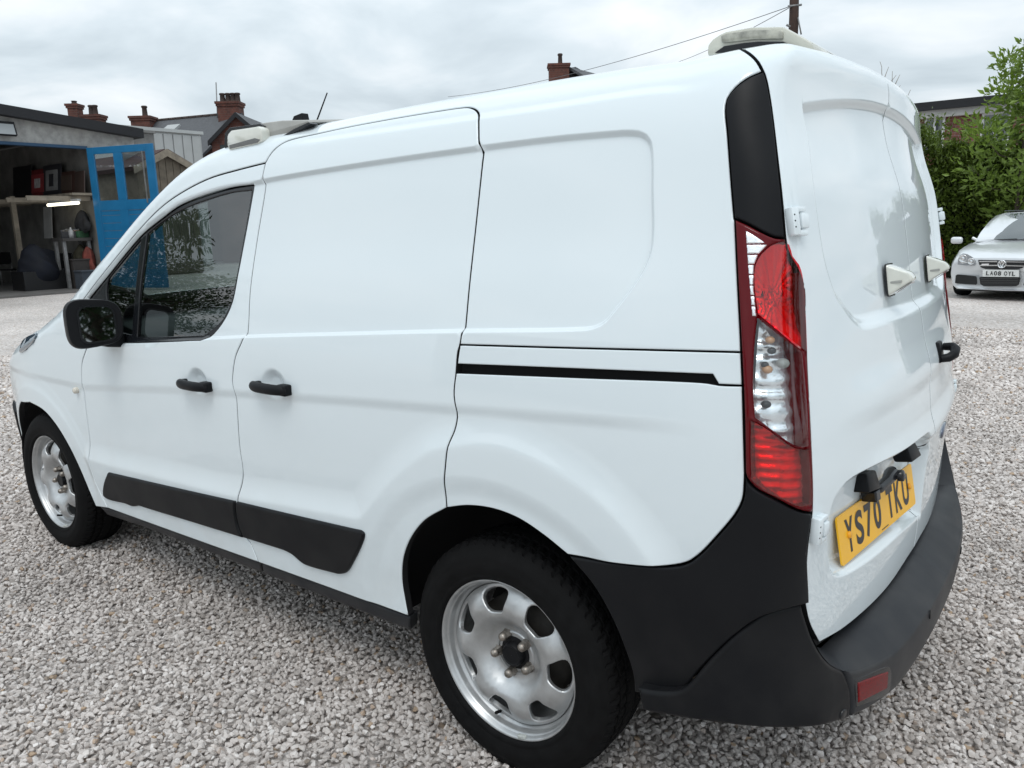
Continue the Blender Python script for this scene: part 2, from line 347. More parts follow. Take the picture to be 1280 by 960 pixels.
def dist(q, pts, closed=True):
    """distance to a polyline and the unit vector of the nearest segment's outward (right hand) normal"""
    p0 = q if closed else q[:-1]; p1 = np.roll(q, -1, 0) if closed else q[1:]; best = np.full(len(pts), 9e9); nx = np.zeros((len(pts), 2))
    for a, b in zip(p0, p1):
        e = b-a; L = e@e
        if L < 1e-16: continue
        t = np.clip(((pts-a)@e)/L, 0, 1); v = pts-a-t[:, None]*e; d = np.hypot(v[:, 0], v[:, 1]); m = d < best; best[m] = d[m]; nx[m] = np.array([e[1], -e[0]])/L**.5
    return best, nx
def ss(a, b, t): t = np.clip((t-a)/(b-a), 0, 1); return t*t*(3-2*t)

class SDF:
    """signed distance to a closed loop, rasterised once, read back with smooth bicubic weights"""
    def __init__(s, loop, h=.004, R=.085):
        s.loop = loop if area2(loop) > 0 else loop[::-1]; s.h = h; s.R = R; s.lo = loop.min(0)-R-4*h; n = ((loop.max(0)+R+4*h-s.lo)/h).astype(int)+2; s.n = n
        X = s.lo[0]+h*np.arange(n[0]); Y = s.lo[1]+h*np.arange(n[1]); g = np.full((n[0], n[1]), R); c = np.zeros((n[0], n[1]), bool)
        for a, b in zip(loop, np.roll(loop, -1, 0)):
            i0 = max(0, int((min(a[0], b[0])-R-s.lo[0])/h)); i1 = int((max(a[0], b[0])+R-s.lo[0])/h)+2; j0 = max(0, int((min(a[1], b[1])-R-s.lo[1])/h)); j1 = int((max(a[1], b[1])+R-s.lo[1])/h)+2
            x = X[i0:i1, None]-a[0]; y = Y[None, j0:j1]-a[1]; e = b-a; L = e@e+1e-16; t = np.clip((x*e[0]+y*e[1])/L, 0, 1); w = g[i0:i1, j0:j1]; np.minimum(w, np.hypot(x-t*e[0], y-t*e[1]), out=w)
            if a[1] != b[1]:
                j = np.where((a[1] > Y) != (b[1] > Y))[0]
                if len(j): xc = (b[0]-a[0])*(Y[j]-a[1])/(b[1]-a[1])+a[0]; c[:, j] ^= X[:, None] < xc[None, :]
        s.g = np.where(c, -g, g)
    def __call__(s, p):
        u = (p[:, 0]-s.lo[0])/s.h; v = (p[:, 1]-s.lo[1])/s.h; ok = (u > 2) & (v > 2) & (u < s.n[0]-4) & (v < s.n[1]-4); out = np.full(len(p), s.R)
        u = u[ok]; v = v[ok]; i = u.astype(int); j = v.astype(int); fu = u-i; fv = v-j
        def w(t): return ((1-t)**3/6, (3*t**3-6*t**2+4)/6, (-3*t**3+3*t**2+3*t+1)/6, t**3/6)
        wu, wv = w(fu), w(fv); r = 0
        for a in range(4):
            for b in range(4): r = r+wu[a]*wv[b]*s.g[i+a-1, j+b-1]
        out[ok] = r; return out

def panel(name, loop, ch, material, parent, holes=(), inset=.0021, D=None, feat=None, coarse=.036, fine=.0046, thick=.022, er=.0028, seal=None, rows=None, mir=False, mapper=None, both=True, bstep=.011):
    """cut a sheet out of the skin: loop/holes are 2D loops in the chart; rolled edges and a folded-in flange make the shut lines real"""
    loop = resample(loop, bstep)
    if area2(loop) < 0: loop = loop[::-1]
    loop = offset(loop, inset); hs = []
    for h in holes:
        h = resample(h, bstep)
        if area2(h) > 0: h = h[::-1]
        hs.append(offset(h, inset*.0))
    loops = [loop]+hs
    def din(p):
        d, n = dist(loops[0], p)
        for h in hs:
            d2, n2 = dist(h, p); m = d2 < d; d[m] = d2[m]; n[m] = n2[m]
        return d, n
    def isin(p):
        c = inside(loop, p)
        for h in hs: c &= ~inside(h, p)
        return c
    lo = loop.min(0); hi = loop.max(0); g = fine; nx = int((hi[0]-lo[0])/g)+1; ny = int((hi[1]-lo[1])/g)+1
    I, J = np.meshgrid(np.arange(nx), np.arange(ny), indexing='ij'); G = np.stack([lo[0]+(I+.5*(J % 2))*g, lo[1]+J*g], -1).reshape(-1, 2)
    k = max(1, int(round(coarse/fine))); cs = ((I % k == 0) & (J % k == 0)).ravel()
    if feat is not None: keep = cs | feat(G)
    else: keep = cs
    G = G[keep]; G = G[isin(G)]
    if rows is not None:                             # vertex rows that follow the pressed edges, in place of the grid there
        rp_, clear = rows; cell = lambda q: (np.floor(q/.0034).astype(np.int64)*[1, 100003]).sum(1); busy = set(); c0 = clear
        if len(c0):
            for dx in (-1, 0, 1):
                for dy in (-1, 0, 1): busy.update((cell(c0)+dx+dy*100003).tolist())
        G = G[~np.isin(cell(G), np.fromiter(busy, np.int64, len(busy)))]; r2 = rp_[isin(rp_)]; G = np.concatenate([G, r2])
    if len(G): G = G[din(G)[0] > max(.0075, er*1.6)]
    V = []; E = []
    for l in loops:
        b = len(V); n = len(l); V += [tuple(v) for v in l]; E += [(b+i, b+(i+1) % n) for i in range(n)]
    if er > 0:
        for l in loops:
            for dd in (.35*er, 1.05*er):
                r = offset(l, dd); r = r[isin(r)]
                if len(r): r = r[din(r)[0] > dd*.8]; V += [tuple(v) for v in r]
    V += [tuple(v) for v in G]
    vs, es, fs, *_ = delaunay_2d_cdt([Vector(v) for v in V], E, [], 0, 1e-6)
    q = np.array([(v.x, v.y) for v in vs]); T = np.array(fs); cen = q[T].mean(1); T = T[isin(cen)]
    a2 = np.cross(q[T[:, 1]]-q[T[:, 0]], q[T[:, 2]]-q[T[:, 0]]); T = T[np.abs(a2) > 1e-10]; a2 = np.cross(q[T[:, 1]]-q[T[:, 0]], q[T[:, 2]]-q[T[:, 0]])
    T = np.where((a2 < 0)[:, None], T[:, ::-1], T)
    used = np.unique(T); re = np.full(len(q), -1); re[used] = np.arange(len(used)); q = q[used]; T = re[T]
    mp = mapper or (lambda u: chart_map(ch, u, D))
    e = 4e-4
    if mapper is None:
        P = solve(*ch.rays(q), ch.F); n = grad(ch.F, P); near = np.arange(len(q)) if er <= 0 else np.where(din(q)[0] < er*1.2)[0]; Tu = np.zeros_like(P); Tv = np.zeros_like(P)
        if er > 0: u = q[near]; Tu[near] = chart_map(ch, u+[e, 0])-chart_map(ch, u-[e, 0]); Tv[near] = chart_map(ch, u+[0, e])-chart_map(ch, u-[0, e])
        if D is not None:
            dv = lambda X: np.broadcast_to(D(X), (len(X),)); t1 = np.cross(n, np.array([.3, .2, .93])); t1 /= np.linalg.norm(t1, axis=1, keepdims=True); t2 = np.cross(n, t1)
            g1 = (dv(P+t1*e)-dv(P-t1*e))/(2*e); g2 = (dv(P+t2*e)-dv(P-t2*e))/(2*e); d0 = dv(P); P = P+n*d0[:, None]; n = n-t1*g1[:, None]-t2*g2[:, None]; n /= np.linalg.norm(n, axis=1, keepdims=True)
        w3 = np.cross(P[T[:, 1]]-P[T[:, 0]], P[T[:, 2]]-P[T[:, 0]])
        if np.sum(w3*n[T[:, 0]]) < 0: T = T[:, ::-1]
    else:
        P = mp(q); Tu = (mp(q+[e, 0])-mp(q-[e, 0]))/(2*e); Tv = (mp(q+[0, e])-mp(q-[0, e]))/(2*e)
        n = np.cross(Tu, Tv); n /= np.linalg.norm(n, axis=1, keepdims=True)
    flip = False
    if mapper is not None and hasattr(mapper, 'out') and np.sum(n@np.array(mapper.out)) < 0: flip = True
    if flip: n = -n; T = T[:, ::-1]
    if er > 0:
        d, nb = din(q); s = np.clip((er-d)/er, 0, 1); b3 = Tu*nb[:, :1]+Tv*nb[:, 1:]; b3 -= n*np.sum(b3*n, 1, keepdims=True); b3 /= np.maximum(np.linalg.norm(b3, axis=1, keepdims=True), 1e-9)
        P = P-n*(er*(1-np.sqrt(np.clip(1-s*s, 0, 1))))[:, None]; ns = n*np.sqrt(np.clip(1-(s*.9)**2, 0, 1))[:, None]+b3*(s*.9)[:, None]
    else: ns = n
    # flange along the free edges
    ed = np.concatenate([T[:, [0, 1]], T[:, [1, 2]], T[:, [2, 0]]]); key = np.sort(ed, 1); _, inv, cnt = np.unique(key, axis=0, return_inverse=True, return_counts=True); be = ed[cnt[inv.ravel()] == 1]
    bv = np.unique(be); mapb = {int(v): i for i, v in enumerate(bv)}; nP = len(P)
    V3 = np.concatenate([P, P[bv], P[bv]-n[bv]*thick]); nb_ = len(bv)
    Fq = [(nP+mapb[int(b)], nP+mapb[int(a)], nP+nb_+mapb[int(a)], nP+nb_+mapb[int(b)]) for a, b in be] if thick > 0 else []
    if mir: V3 = V3*[1, -1, 1]; ns = ns*[1, -1, 1]; T = T[:, ::-1]; Fq = [f[::-1] for f in Fq]
    me = bpy.data.meshes.new(name); me.from_pydata(V3.tolist(), [], T.tolist()+Fq); me.update()
    me.polygons.foreach_set('use_smooth', np.ones(len(me.polygons), bool))
    ln = np.zeros((len(me.loops), 3), np.float32); vi = np.zeros(len(me.loops), np.int32); me.loops.foreach_get('vertex_index', vi); nt3 = len(T)*3
    ln[:nt3] = ns[vi[:nt3]]
    pn = np.zeros(len(me.polygons)*3, np.float32); me.polygons.foreach_get('normal', pn); pn = pn.reshape(-1, 3); ln[nt3:] = np.repeat(pn[len(T):], 4, axis=0)
    me.normals_split_custom_set(ln.tolist())
    if seal is not None:  # flange of painted panels coloured dark: gap shade put into the material
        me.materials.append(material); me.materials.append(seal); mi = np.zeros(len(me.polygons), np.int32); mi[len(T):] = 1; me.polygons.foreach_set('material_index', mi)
    return link(name, me, material, parent)
def L2(ch, *parts, F=F0, **k):
    """pixel polylines (each smooth, corners where they join) -> 2D loop in a chart"""
    out = []
    for p in parts:
        p = np.asarray(p, float)
        if p.shape[1] == 3: out.append(ch.to2(p))
        else: out.append(ch.to2(hit(spline(p), F)))
    return np.concatenate(out)

# ------------------------------------------------------------------ the van: traced lines (photograph pixels)
S1 = [(331.3, 203.4), (327.5, 222), (327.5, 230), (317.5, 295), (310, 360), (306.8, 418), (303.8, 427.5), (296.3, 445), (292.3, 477), (294.6, 491), (299.2, 558), (303.6, 592), (302, 625), (304.8, 649), (310, 667), (317, 675), (328.2, 701)]
S2a = [(331.3, 203.4), (339.7, 190), (353.8, 177.5), (366.3, 172), (416.3, 159.4), (478.8, 147), (541.3, 136.3), (572.5, 131.6), (585, 130.9), (592.8, 134.7), (596.9, 143), (597.8, 162), (598.2, 178), (600.2, 186.5), (599, 196.3), (591.3, 270), (583.8, 351.7), (578.8, 414), (576.4, 431)]
S2b = [(576.4, 431), (573.8, 439), (571.3, 467), (569, 492), (571.3, 513.8), (569.7, 535.6), (564.4, 554.4), (561.3, 582.5), (559.4, 607.5), (560.6, 634)]
ARF = [(560.6, 634), (533.1, 650), (515.4, 673), (506.6, 698), (505.5, 726), (510, 751), (514.2, 768.4)]
ARB = [(560.6, 634), (586.9, 631.3), (618, 635), (649.4, 646.6), (680.6, 667), (712, 692.3)]
ARC = [(712, 692.3), (742.2, 726.3), (767, 768.8), (784.7, 811.3), (793.5, 839.7), (795.3, 862)]
SILA = [(514.2, 768.4), (433.8, 738.8), (328.2, 701)]
SILB = [(328.2, 701), (235, 668), (139.9, 634)]
S3 = [(139.9, 634), (132.8, 620.3), (122.2, 597.3), (115, 572.5), (111.5, 544), (106.2, 501.6), (103.8, 473.3), (104.5, 452), (109.8, 436)]
S4 = [(331.3, 203.4), (295.3, 212.6), (262.5, 222.4), (229.7, 238.8), (203.4, 257), (177.2, 283), (147.7, 319), (114.8, 362), (104, 377)]
S4B = [(104, 377), (100, 405), (109.8, 436)]
QL = [(576.4, 431), (700, 434.6), (926, 440.3)]
WIN = [[(313.8, 230), (285, 233.8), (250, 243.8), (220, 256.3), (197.5, 272.5), (175, 291), (155, 314), (127.5, 350), (109.8, 373)], [(109.8, 373), (105, 396), (113, 427)], [(113, 427), (160, 428.3), (252, 426)], [(252, 426), (261, 421), (275, 405), (287.5, 380), (295, 340), (302.5, 295), (313.8, 230)]]
GLM = [[(308.6, 236.3), (285, 238.8), (255, 247.5), (222.5, 260), (200, 273.5), (178, 291.5)], [(178, 291.5), (172, 350), (167.5, 421.5)], [(167.5, 421.5), (200, 421), (252, 418.6)], [(252, 418.6), (258, 414), (274, 399), (285.5, 375), (291, 345), (299.5, 292), (308.6, 236.3)]]
GLQ = [[(170.5, 297.5), (151, 321.5), (132, 346)], [(132, 346), (129, 362), (134, 395), (141, 414)], [(141, 414), (161, 419)], [(161, 419), (165.5, 360), (170.5, 297.5)]]
PIL = [(917.6, 273), (914, 229.7), (909.2, 164), (907, 138), (909.2, 123), (919, 109.5), (935.5, 97), (953.8, 89.2)]
RSE = [(925.5, 60.6), (937, 67.5), (946, 76), (953.8, 89.2)]
RSP = [(953.8, 89.2), (957, 98.4), (963.4, 131.3), (973.2, 213.3), (978, 259), (981.4, 298)]
LR = [(981.4, 298), (983.7, 311), (988.9, 323), (998.8, 339), (1004.7, 359), (1006, 398), (1008.7, 461.7), (1013.8, 556.7), (1015.8, 612), (1015.4, 641)]
LTOP = [(981.4, 298), (968.3, 297), (955.2, 291.5), (935.5, 281), (918.4, 273.4)]
LL = [(918.4, 273.4), (921.5, 345), (925.5, 425), (929.5, 517), (930.7, 594)]
LB = [(930.7, 594), (942.5, 608.8), (970, 624), (1000.8, 639), (1015.4, 641)]
RDL = [(1015.4, 641), (1009, 690), (1006, 752)]
RDC = [(1006, 752), (1012, 780), (1024, 804.6)]
RDB = [(1024, 804.6), (1055, 786), (1105, 740), (1142, 686)]
QB = [(712, 692.3), (758.8, 699.7), (808.8, 705.2), (840, 706.6), (858.8, 703.6), (874.4, 693.4), (899.4, 667), (919.7, 642), (928.3, 624), (930.7, 594)]
CSEAM = [(795.3, 862), (825, 866), (852, 862), (880, 832), (905, 806), (921.7, 791), (950.8, 769), (975, 760), (1006, 752)]

H2 = lambda px: hit(np.asarray(px, float))
# features pressed into the side skin, functions of (x, z)
xz = lambda P: P[:, [0, 2]]
REC = np.concatenate([xz(hit(spline(p))) for p in (
    [(314, 226.5), (285, 230), (250, 240), (220, 252.5), (197, 269), (175, 287), (155, 310), (127, 346.5), (104, 377)], [(104, 377), (98, 405), (104, 436)], [(104, 436), (160, 431), (305, 423), (440, 419.5), (577, 416.5), (700, 415.5), (739, 414.2)],
    [(739, 414.2), (755.8, 407), (768.3, 393.3), (801.7, 347.5), (815, 318.3), (818.3, 293.3), (817.5, 240), (816.7, 185), (813.3, 171.7), (803.8, 163.8), (785, 161)], [(785, 161), (700, 168.5), (600, 181), (450, 202.5), (331, 222.5), (314, 226.5)])])
LOW = np.concatenate([xz(hit(spline(p))) for p in (
    [(100, 567), (121, 574), (210, 597), (296, 618), (380, 633), (440, 644)], [(440, 644), (455, 645), (463, 636)], [(463, 636), (480, 614), (505, 588), (526, 572), (540, 563), (571, 556), (602, 554), (634, 557.5), (667, 570), (696, 585.6), (743, 617), (784, 657.5), (815, 698)])]+[np.array([[.5, .55], [.5, .1], [-2.9, .1], [-2.3, .45]])])
def zline(px): P = hit(spline(px)); i = np.argsort(P[:, 0]); return lambda x: np.interp(x, P[i, 0], P[i, 2])
zHL = zline([(107, 480), (225, 483), (430, 495), (540, 503), (696, 514), (820, 523)]); zGU = zline([(372, 179), (480, 163), (597, 146), (660, 137), (810, 114), (851, 112)])
HD = H2([(249, 478), (344, 481.5)])            # door handle spots
def sdist(S, p): return S(p)
REC = SDF(resample(REC, .02)); LOW = SDF(resample(LOW, .02))
def Dside(P):
    p = xz(P); x, z = p[:, 0], p[:, 1]
    d = -.013*(1-ss(-.0125, .0005, sdist(REC, p)))
    fl = lambda t, w: .0165*np.clip(1-.5*(t+np.sqrt(t*t+.007**2))/w, 0, 1)**1.9; low = fl(sdist(LOW, p), .080)
    rf = np.hypot(x+2.662, z-.30); low = np.maximum(low, fl(rf-.475, .075)); d = d+low
    for cx in (0., -2.662): d = d-.008*(1-ss(.455, .520, np.hypot(x-cx, z-.315)))*ss(.25, .45, z)
    hl = .0065*ss(zHL(x)-.034, zHL(x)+.004, z)*(1-ss(.3, .6, x)); d = d+hl*(1-ss(1.18, 1.5, z))
    d = d-.0075*ss(zGU(x)-.010, zGU(x)+.016, z)*ss(-1.0, -.72, x)*(1-ss(.36, .50, x))
    for h in HD:
        r = np.hypot((x-h[0])/.062, (z-h[2]-.004)/.05); d = d-.016*(1-ss(.35, 1.02, r))
    return d
wh = np.concatenate([hit(spline(p))[:, [1, 2]] for p in ([(1045, 372), (1032, 330), (1022, 270), (1014, 205), (1006, 124)], [(1006, 124), (1007, 118.5), (1012, 117), (1025, 117.4), (1068, 125), (1095.4, 131.8), (1109, 136)])]); wb = hit(spline([(1140, 393), (1115, 402), (1090, 410), (1078, 411), (1066, 402), (1045, 372)]))[:, [1, 2]]
ct = np.argmax(wh[:, 1]-.4*wh[:, 0]*0); it = np.where((wh[:, 0] > wh[:, 0].min()+.05) & (wh[:, 1] > 1.6))[0]; pf = np.polyfit(wh[it, 0]**2, wh[it, 1], 1); wh[it, 1] = np.polyval(pf, wh[it, 0]**2); wh = wh[wh[:, 0] < -.03]; wb = wb[wb[:, 0] < -.03]; wh = np.concatenate([wb, wh]); WREC = SDF(resample(np.concatenate([wh, (wh*[-1, 1])[::-1]]), .02))
PREC = SDF(resample(np.concatenate([hit(spline(p))[:, [1, 2]] for p in ([(1058, 605), (1070, 596), (1100, 578), (1128, 562), (1156, 541)],)]+[np.array([[.02, .80], [.03, .60]])]+[hit(spline(p))[:, [1, 2]] for p in ([(1130, 662), (1090, 697), (1052, 719), (1042, 718), (1038, 705)], [(1038, 705), (1036, 686), (1038, 645), (1045, 622), (1058, 605)])]), .02))
def Drear(P):
    p = P[:, [1, 2]]; y, z = p[:, 0], p[:, 1]
    w_ = ss(1.55, 1.66, z)*.018; d = -.018*(1-ss(-.036+w_, .004, sdist(WREC, p)))
    d = d-(.034+.10*np.clip(z-.66, -.1, .12))*(1-ss(-.02, .006, sdist(PREC, p)))
    d = d+.007*ss(.98, 1.03, z)*(1-ss(1.03, 1.12, z))*(1-ss(.45, .75, np.abs(y)))
    zr_ = z-.845-.03*np.abs(y); d = d+.013*ss(-.012, .006, zr_)*(1-ss(.006, .075, zr_))*(1-ss(.42, .66, np.abs(y)))
    return d
def featfn(ch, D, th=4.5e-5):
    def f(G):
        lo = G.min(0); hi = G.max(0); h = .03; n = ((hi-lo)/h).astype(int)+2; I, J = np.meshgrid(np.arange(n[0]), np.arange(n[1]), indexing='ij'); C_ = chart_map(ch, np.stack([lo[0]+I*h, lo[1]+J*h], -1).reshape(-1, 2)).reshape(n[0], n[1], 3)
        u = (G-lo)/h; i = np.minimum(u.astype(int), n-2); t = u-i; a, b = i[:, 0], i[:, 1]; s_, r_ = t[:, :1], t[:, 1:]
        P = C_[a, b]*(1-s_)*(1-r_)+C_[a+1, b]*s_*(1-r_)+C_[a, b+1]*(1-s_)*r_+C_[a+1, b+1]*s_*r_; e = .008; D0 = D(P); v = 0
        for a in ((e, 0, 0), (0, e, 0), (0, 0, e)): v = v+np.abs(D(P+a)+D(P-np.array(a))-2*D0)
        return v > th
    return f
def aligned(specs, lift, ch):
    """rows of chart points parallel to pressed edges: specs = (SDF, offsets, spacing)"""
    out = []; occ = []
    for S, offs, sp in specs:
        for o_ in offs:
            l = resample(S.loop, sp); l = offset(l, -o_); keep = np.abs(S(l)-o_) < .0022; out.append(l[keep])
        for o_ in np.arange(min(offs), max(offs)+.003, .003): l = resample(S.loop, .003); l = offset(l, -o_); occ.append(l[np.abs(S(l)-o_) < .003])
    f = lambda L: ch.to2(lift(np.concatenate(L))); return f(out), f(occ)
lift_side = lambda p: solve(np.stack([p[:, 0], 0*p[:, 0], p[:, 1]], -1), np.tile([0., -1., 0.], (len(p), 1)), F0)
lift_rear = lambda p: solve(np.stack([0*p[:, 0]+.1, p[:, 0], p[:, 1]], -1), np.tile([1., 0., 0.], (len(p), 1)), F0)
RSIDE = aligned([(REC, (-.0150, -.0125, -.0098, -.0072, -.0046, -.0022, .0005, .0035), .0075), (LOW, (-.006, 0., .006, .014, .024), .009)], lift_side, CYL)
RREAR = aligned([(WREC, (-.036, -.030, -.0235, -.018, -.0135, -.009, -.0045, 0., .004, .007), .009), (PREC, (-.022, -.017, -.0125, -.008, -.0035, .001, .006, .009), .008)], lift_rear, FAN)
FS0, FR = featfn(CYL, Dside), featfn(FAN, Drear)
def FS(G):
    i = np.round((G-G.min(0))/[.0023, .0046]).astype(int); return FS0(G) | ((G[:, 0] < -1.2) & (i[:, 0] % 6 < 2) & (i[:, 1] % 3 == 0) & (G[:, 1] > .25) & (G[:, 1] < 2.6) & ((G[:, 1] < .85) | (G[:, 1] > 1.97)))

VAN = thing('panel_van', 'white panel van with black bumpers, roof lights and a yellow rear number plate', 'van')
def mirror(o, parent=VAN):
    c = o.copy(); COL.objects.link(c); c.scale = (1, -1, 1); c.parent = parent; return c
def mirror_tree(o, parent=VAN):
    c = mirror(o, parent)
    for ch in list(o.children):
        d = ch.copy(); COL.objects.link(d); d.parent = c
    return c
# --- upper body: roof, pillars and the rear flank above the slide rail, one pressing
lhs = np.concatenate([L2(CYL, S4[::-1]), L2(CYL, S2a), L2(CYL, QL), L2(CYL, [(926, 440.3), (925.5, 425), (921.5, 345), (918.4, 273.4)]), L2(CYL, PIL), L2(CYL, RSE[::-1])])
lhs = np.concatenate([CYL.to2(np.array([[-2.34, -.85, 1.10]])), lhs])
top = lhs[-1]; rhs = lhs[::-1]*[1, -1]+[0, .9*math.pi]
ws = L2(CYL, S4[::-1]); ws = ws[(ws[:, 0] < -1.42)]; wsl = ws+[-.015, .088]; wsl[:, 1] += np.linspace(.0, .03, len(wsl)); wsl = np.concatenate([[[-2.30, wsl[0, 1]+.02]], wsl])
wsh = np.concatenate([wsl, wsl[::-1]*[1, -1]+[0, .9*math.pi]])
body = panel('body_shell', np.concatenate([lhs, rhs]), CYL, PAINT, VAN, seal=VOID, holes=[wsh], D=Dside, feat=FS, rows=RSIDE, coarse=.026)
panel('windscreen', offset(resample(wsh, .03)[::-1] if area2(wsh) < 0 else resample(wsh, .03), -.004), CYL, VGLASS, VAN, D=lambda P: -.006, thick=.004, er=0)
# --- doors, wings
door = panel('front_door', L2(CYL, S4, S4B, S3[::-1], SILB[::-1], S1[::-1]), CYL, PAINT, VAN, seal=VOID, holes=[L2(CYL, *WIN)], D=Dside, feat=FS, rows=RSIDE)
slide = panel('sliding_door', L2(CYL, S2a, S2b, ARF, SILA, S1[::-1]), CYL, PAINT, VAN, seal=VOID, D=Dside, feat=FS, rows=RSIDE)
arch = hit(spline([(124.6, 632), (110.8, 603.7), (90.2, 560), (71.9, 530), (55.8, 512), (39.8, 503)])); arch = arch[arch[:, 0] < -2.2]
front_arch = np.concatenate([arch, (arch*[-1, 1, 1]+[-5.40, 0, 0])[::-1][4:]])
hoodseam = np.array([[-3.36, -.56, .64], [-3.22, -.66, .74], [-3.05, -.735, .83], [-2.8, -.79, .935], [-2.5, -.83, 1.03], [-2.34, -.85, 1.10]])
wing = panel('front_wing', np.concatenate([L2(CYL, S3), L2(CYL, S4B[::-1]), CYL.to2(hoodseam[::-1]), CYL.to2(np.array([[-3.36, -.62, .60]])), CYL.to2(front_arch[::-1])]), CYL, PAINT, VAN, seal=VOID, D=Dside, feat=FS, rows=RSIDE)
hs = CYL.to2(hoodseam); panel('bonnet', np.concatenate([hs, hs[::-1]*[1, -1]+[0, .9*math.pi]]), CYL, PAINT, VAN, seal=VOID)
slot = [[(572, 455.3), (720, 461.3), (890, 468.6)], [(890, 468.6), (897.5, 479.6)], [(897.5, 479.6), (883.8, 478.6), (720, 471.5), (572, 465.8)]]
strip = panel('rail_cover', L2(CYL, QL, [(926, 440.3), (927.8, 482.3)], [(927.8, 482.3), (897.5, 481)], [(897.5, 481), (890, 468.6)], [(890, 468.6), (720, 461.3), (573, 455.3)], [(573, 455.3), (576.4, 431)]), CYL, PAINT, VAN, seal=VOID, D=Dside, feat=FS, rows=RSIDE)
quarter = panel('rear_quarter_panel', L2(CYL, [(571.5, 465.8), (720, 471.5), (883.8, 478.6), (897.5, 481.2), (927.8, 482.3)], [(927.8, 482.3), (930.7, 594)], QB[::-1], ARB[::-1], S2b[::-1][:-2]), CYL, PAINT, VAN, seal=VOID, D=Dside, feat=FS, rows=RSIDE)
railb = panel('slide_rail', L2(CYL, [(569, 449), (720, 455), (900, 463)], [(900, 463), (905, 486)], [(905, 486), (720, 478), (566, 472)]), CYL, VOID, VAN, D=lambda P: -.020, thick=0, er=0)
mold_f = [[(141.6, 588.5), (220, 606.3), (300.6, 624)], [(300.6, 624), (301.2, 638), (304.5, 655), (309.8, 668.6)], [(309.8, 668.6), (250, 650.5), (187, 631.6), (180, 629.3)], [(180, 629.3), (173, 630.6), (165, 627.5), (142, 621.8), (136.5, 617.5), (135.7, 610), (137.3, 600), (141.6, 588.5)]]
mold_s = [[(302.6, 624.5), (380, 642.5), (450, 658.4), (458.5, 660.3), (462, 665), (459.5, 675), (447.5, 700), (439.5, 712), (430.3, 713.8)], [(430.3, 713.8), (400, 706), (387, 701.2), (372, 688.9), (361.6, 684)], [(361.6, 684), (340, 677.3), (312.4, 668.9)], [(312.4, 668.9), (307, 655), (303.4, 638), (302.6, 624.5)]]
DM = lambda P: Dside(P)+.011
mf = panel('door_moulding', L2(CYL, *mold_f), CYL, PLASTIC, door, D=DM, thick=.016, er=.007, inset=.0); ms = panel('door_moulding', L2(CYL, *mold_s), CYL, PLASTIC, slide, D=DM, thick=.016, er=.007, inset=.0)
def sill(a, b, name='sill'): return panel(name, L2(CYL, a, [a[-1], b[0]], b, [b[-1], a[0]]), CYL, PLASTIC_G, VAN, D=lambda P: .006-.02*ss(.02, .12, .345-P[:, 2]), thick=.03, er=.006)
sills = [sill([(514, 769.5), (433.8, 739.8), (328.6, 701.6)], [(328.6, 719), (420, 754), (513, 790)]), sill([(327.6, 701), (235, 668.6), (123, 632.5)], [(131, 646.5), (193, 666.6), (326.4, 718)])]
# --- window set
frame = panel('window_frame', L2(CYL, *WIN), CYL, GLOSSBLACK, door, holes=[L2(CYL, *GLM), L2(CYL, *GLQ)], D=lambda P: Dside(P)-.004, inset=.0005, thick=.012, er=.003)
gm = panel('window_glass', L2(CYL, *GLM), CYL, VGLASS, door, D=lambda P: Dside(P)-.009, inset=-.004, thick=0, er=0)
gq = panel('quarter_glass', L2(CYL, *GLQ), CYL, VGLASS, door, D=lambda P: Dside(P)-.009, inset=-.004, thick=0, er=0)
# --- tail doors
T0 = hit(np.array([[925.5, 60.6]]))[0]
ys = np.linspace(T0[1], 0., 14)[1:]; roofline = np.stack([0*ys+T0[0], ys, fH(np.full(len(ys), T0[0]))-.035*ys**2], -1)
zs = np.linspace(1.80, .512, 50); mid = np.stack([fR(zs), 0*zs, zs], -1)
mid = mid[(mid[:, 2] < 1.77)]
rl = np.concatenate([L2(FAN, RSE, RSP, LR, RDL, RDC, RDB), FAN.to2(mid[::-1]), FAN.to2(roofline[::-1])])
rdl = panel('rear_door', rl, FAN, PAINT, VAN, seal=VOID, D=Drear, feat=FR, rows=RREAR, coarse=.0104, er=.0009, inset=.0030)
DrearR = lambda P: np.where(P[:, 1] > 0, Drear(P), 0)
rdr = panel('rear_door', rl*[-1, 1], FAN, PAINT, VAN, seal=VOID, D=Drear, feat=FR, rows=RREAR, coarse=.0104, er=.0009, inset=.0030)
panel('door_seal', np.concatenate([FAN.to2(mid[::-1]+[0, -.011, 0]), FAN.to2(mid+[0, .011, 0])]), FAN, VOID, rdl, D=lambda P: Drear(P)-.0045, inset=0, er=0, thick=0, coarse=.0104, bstep=.02)  # dark strip added along the centre seam to stand for shade in the gap
# --- corner pieces
pil = panel('pillar_trim', L2(COR, PIL[1:], RSP, LTOP, PIL[:2]), COR, PLASTIC, VAN, D=lambda P: .003, er=.004)
clad = panel('corner_cladding', L2(COR, QB, LB, RDL, CSEAM[::-1], ARC[::-1]), COR, PLASTIC, VAN, D=lambda P: .004+.014*ss(.0, .16, .80-P[:, 2])*ss(.66, .5, P[:, 0]) if False else .004+.010*ss(0., .18, .82-P[:, 2]), er=.005, thick=.03)
for o in (door, ):
    pass
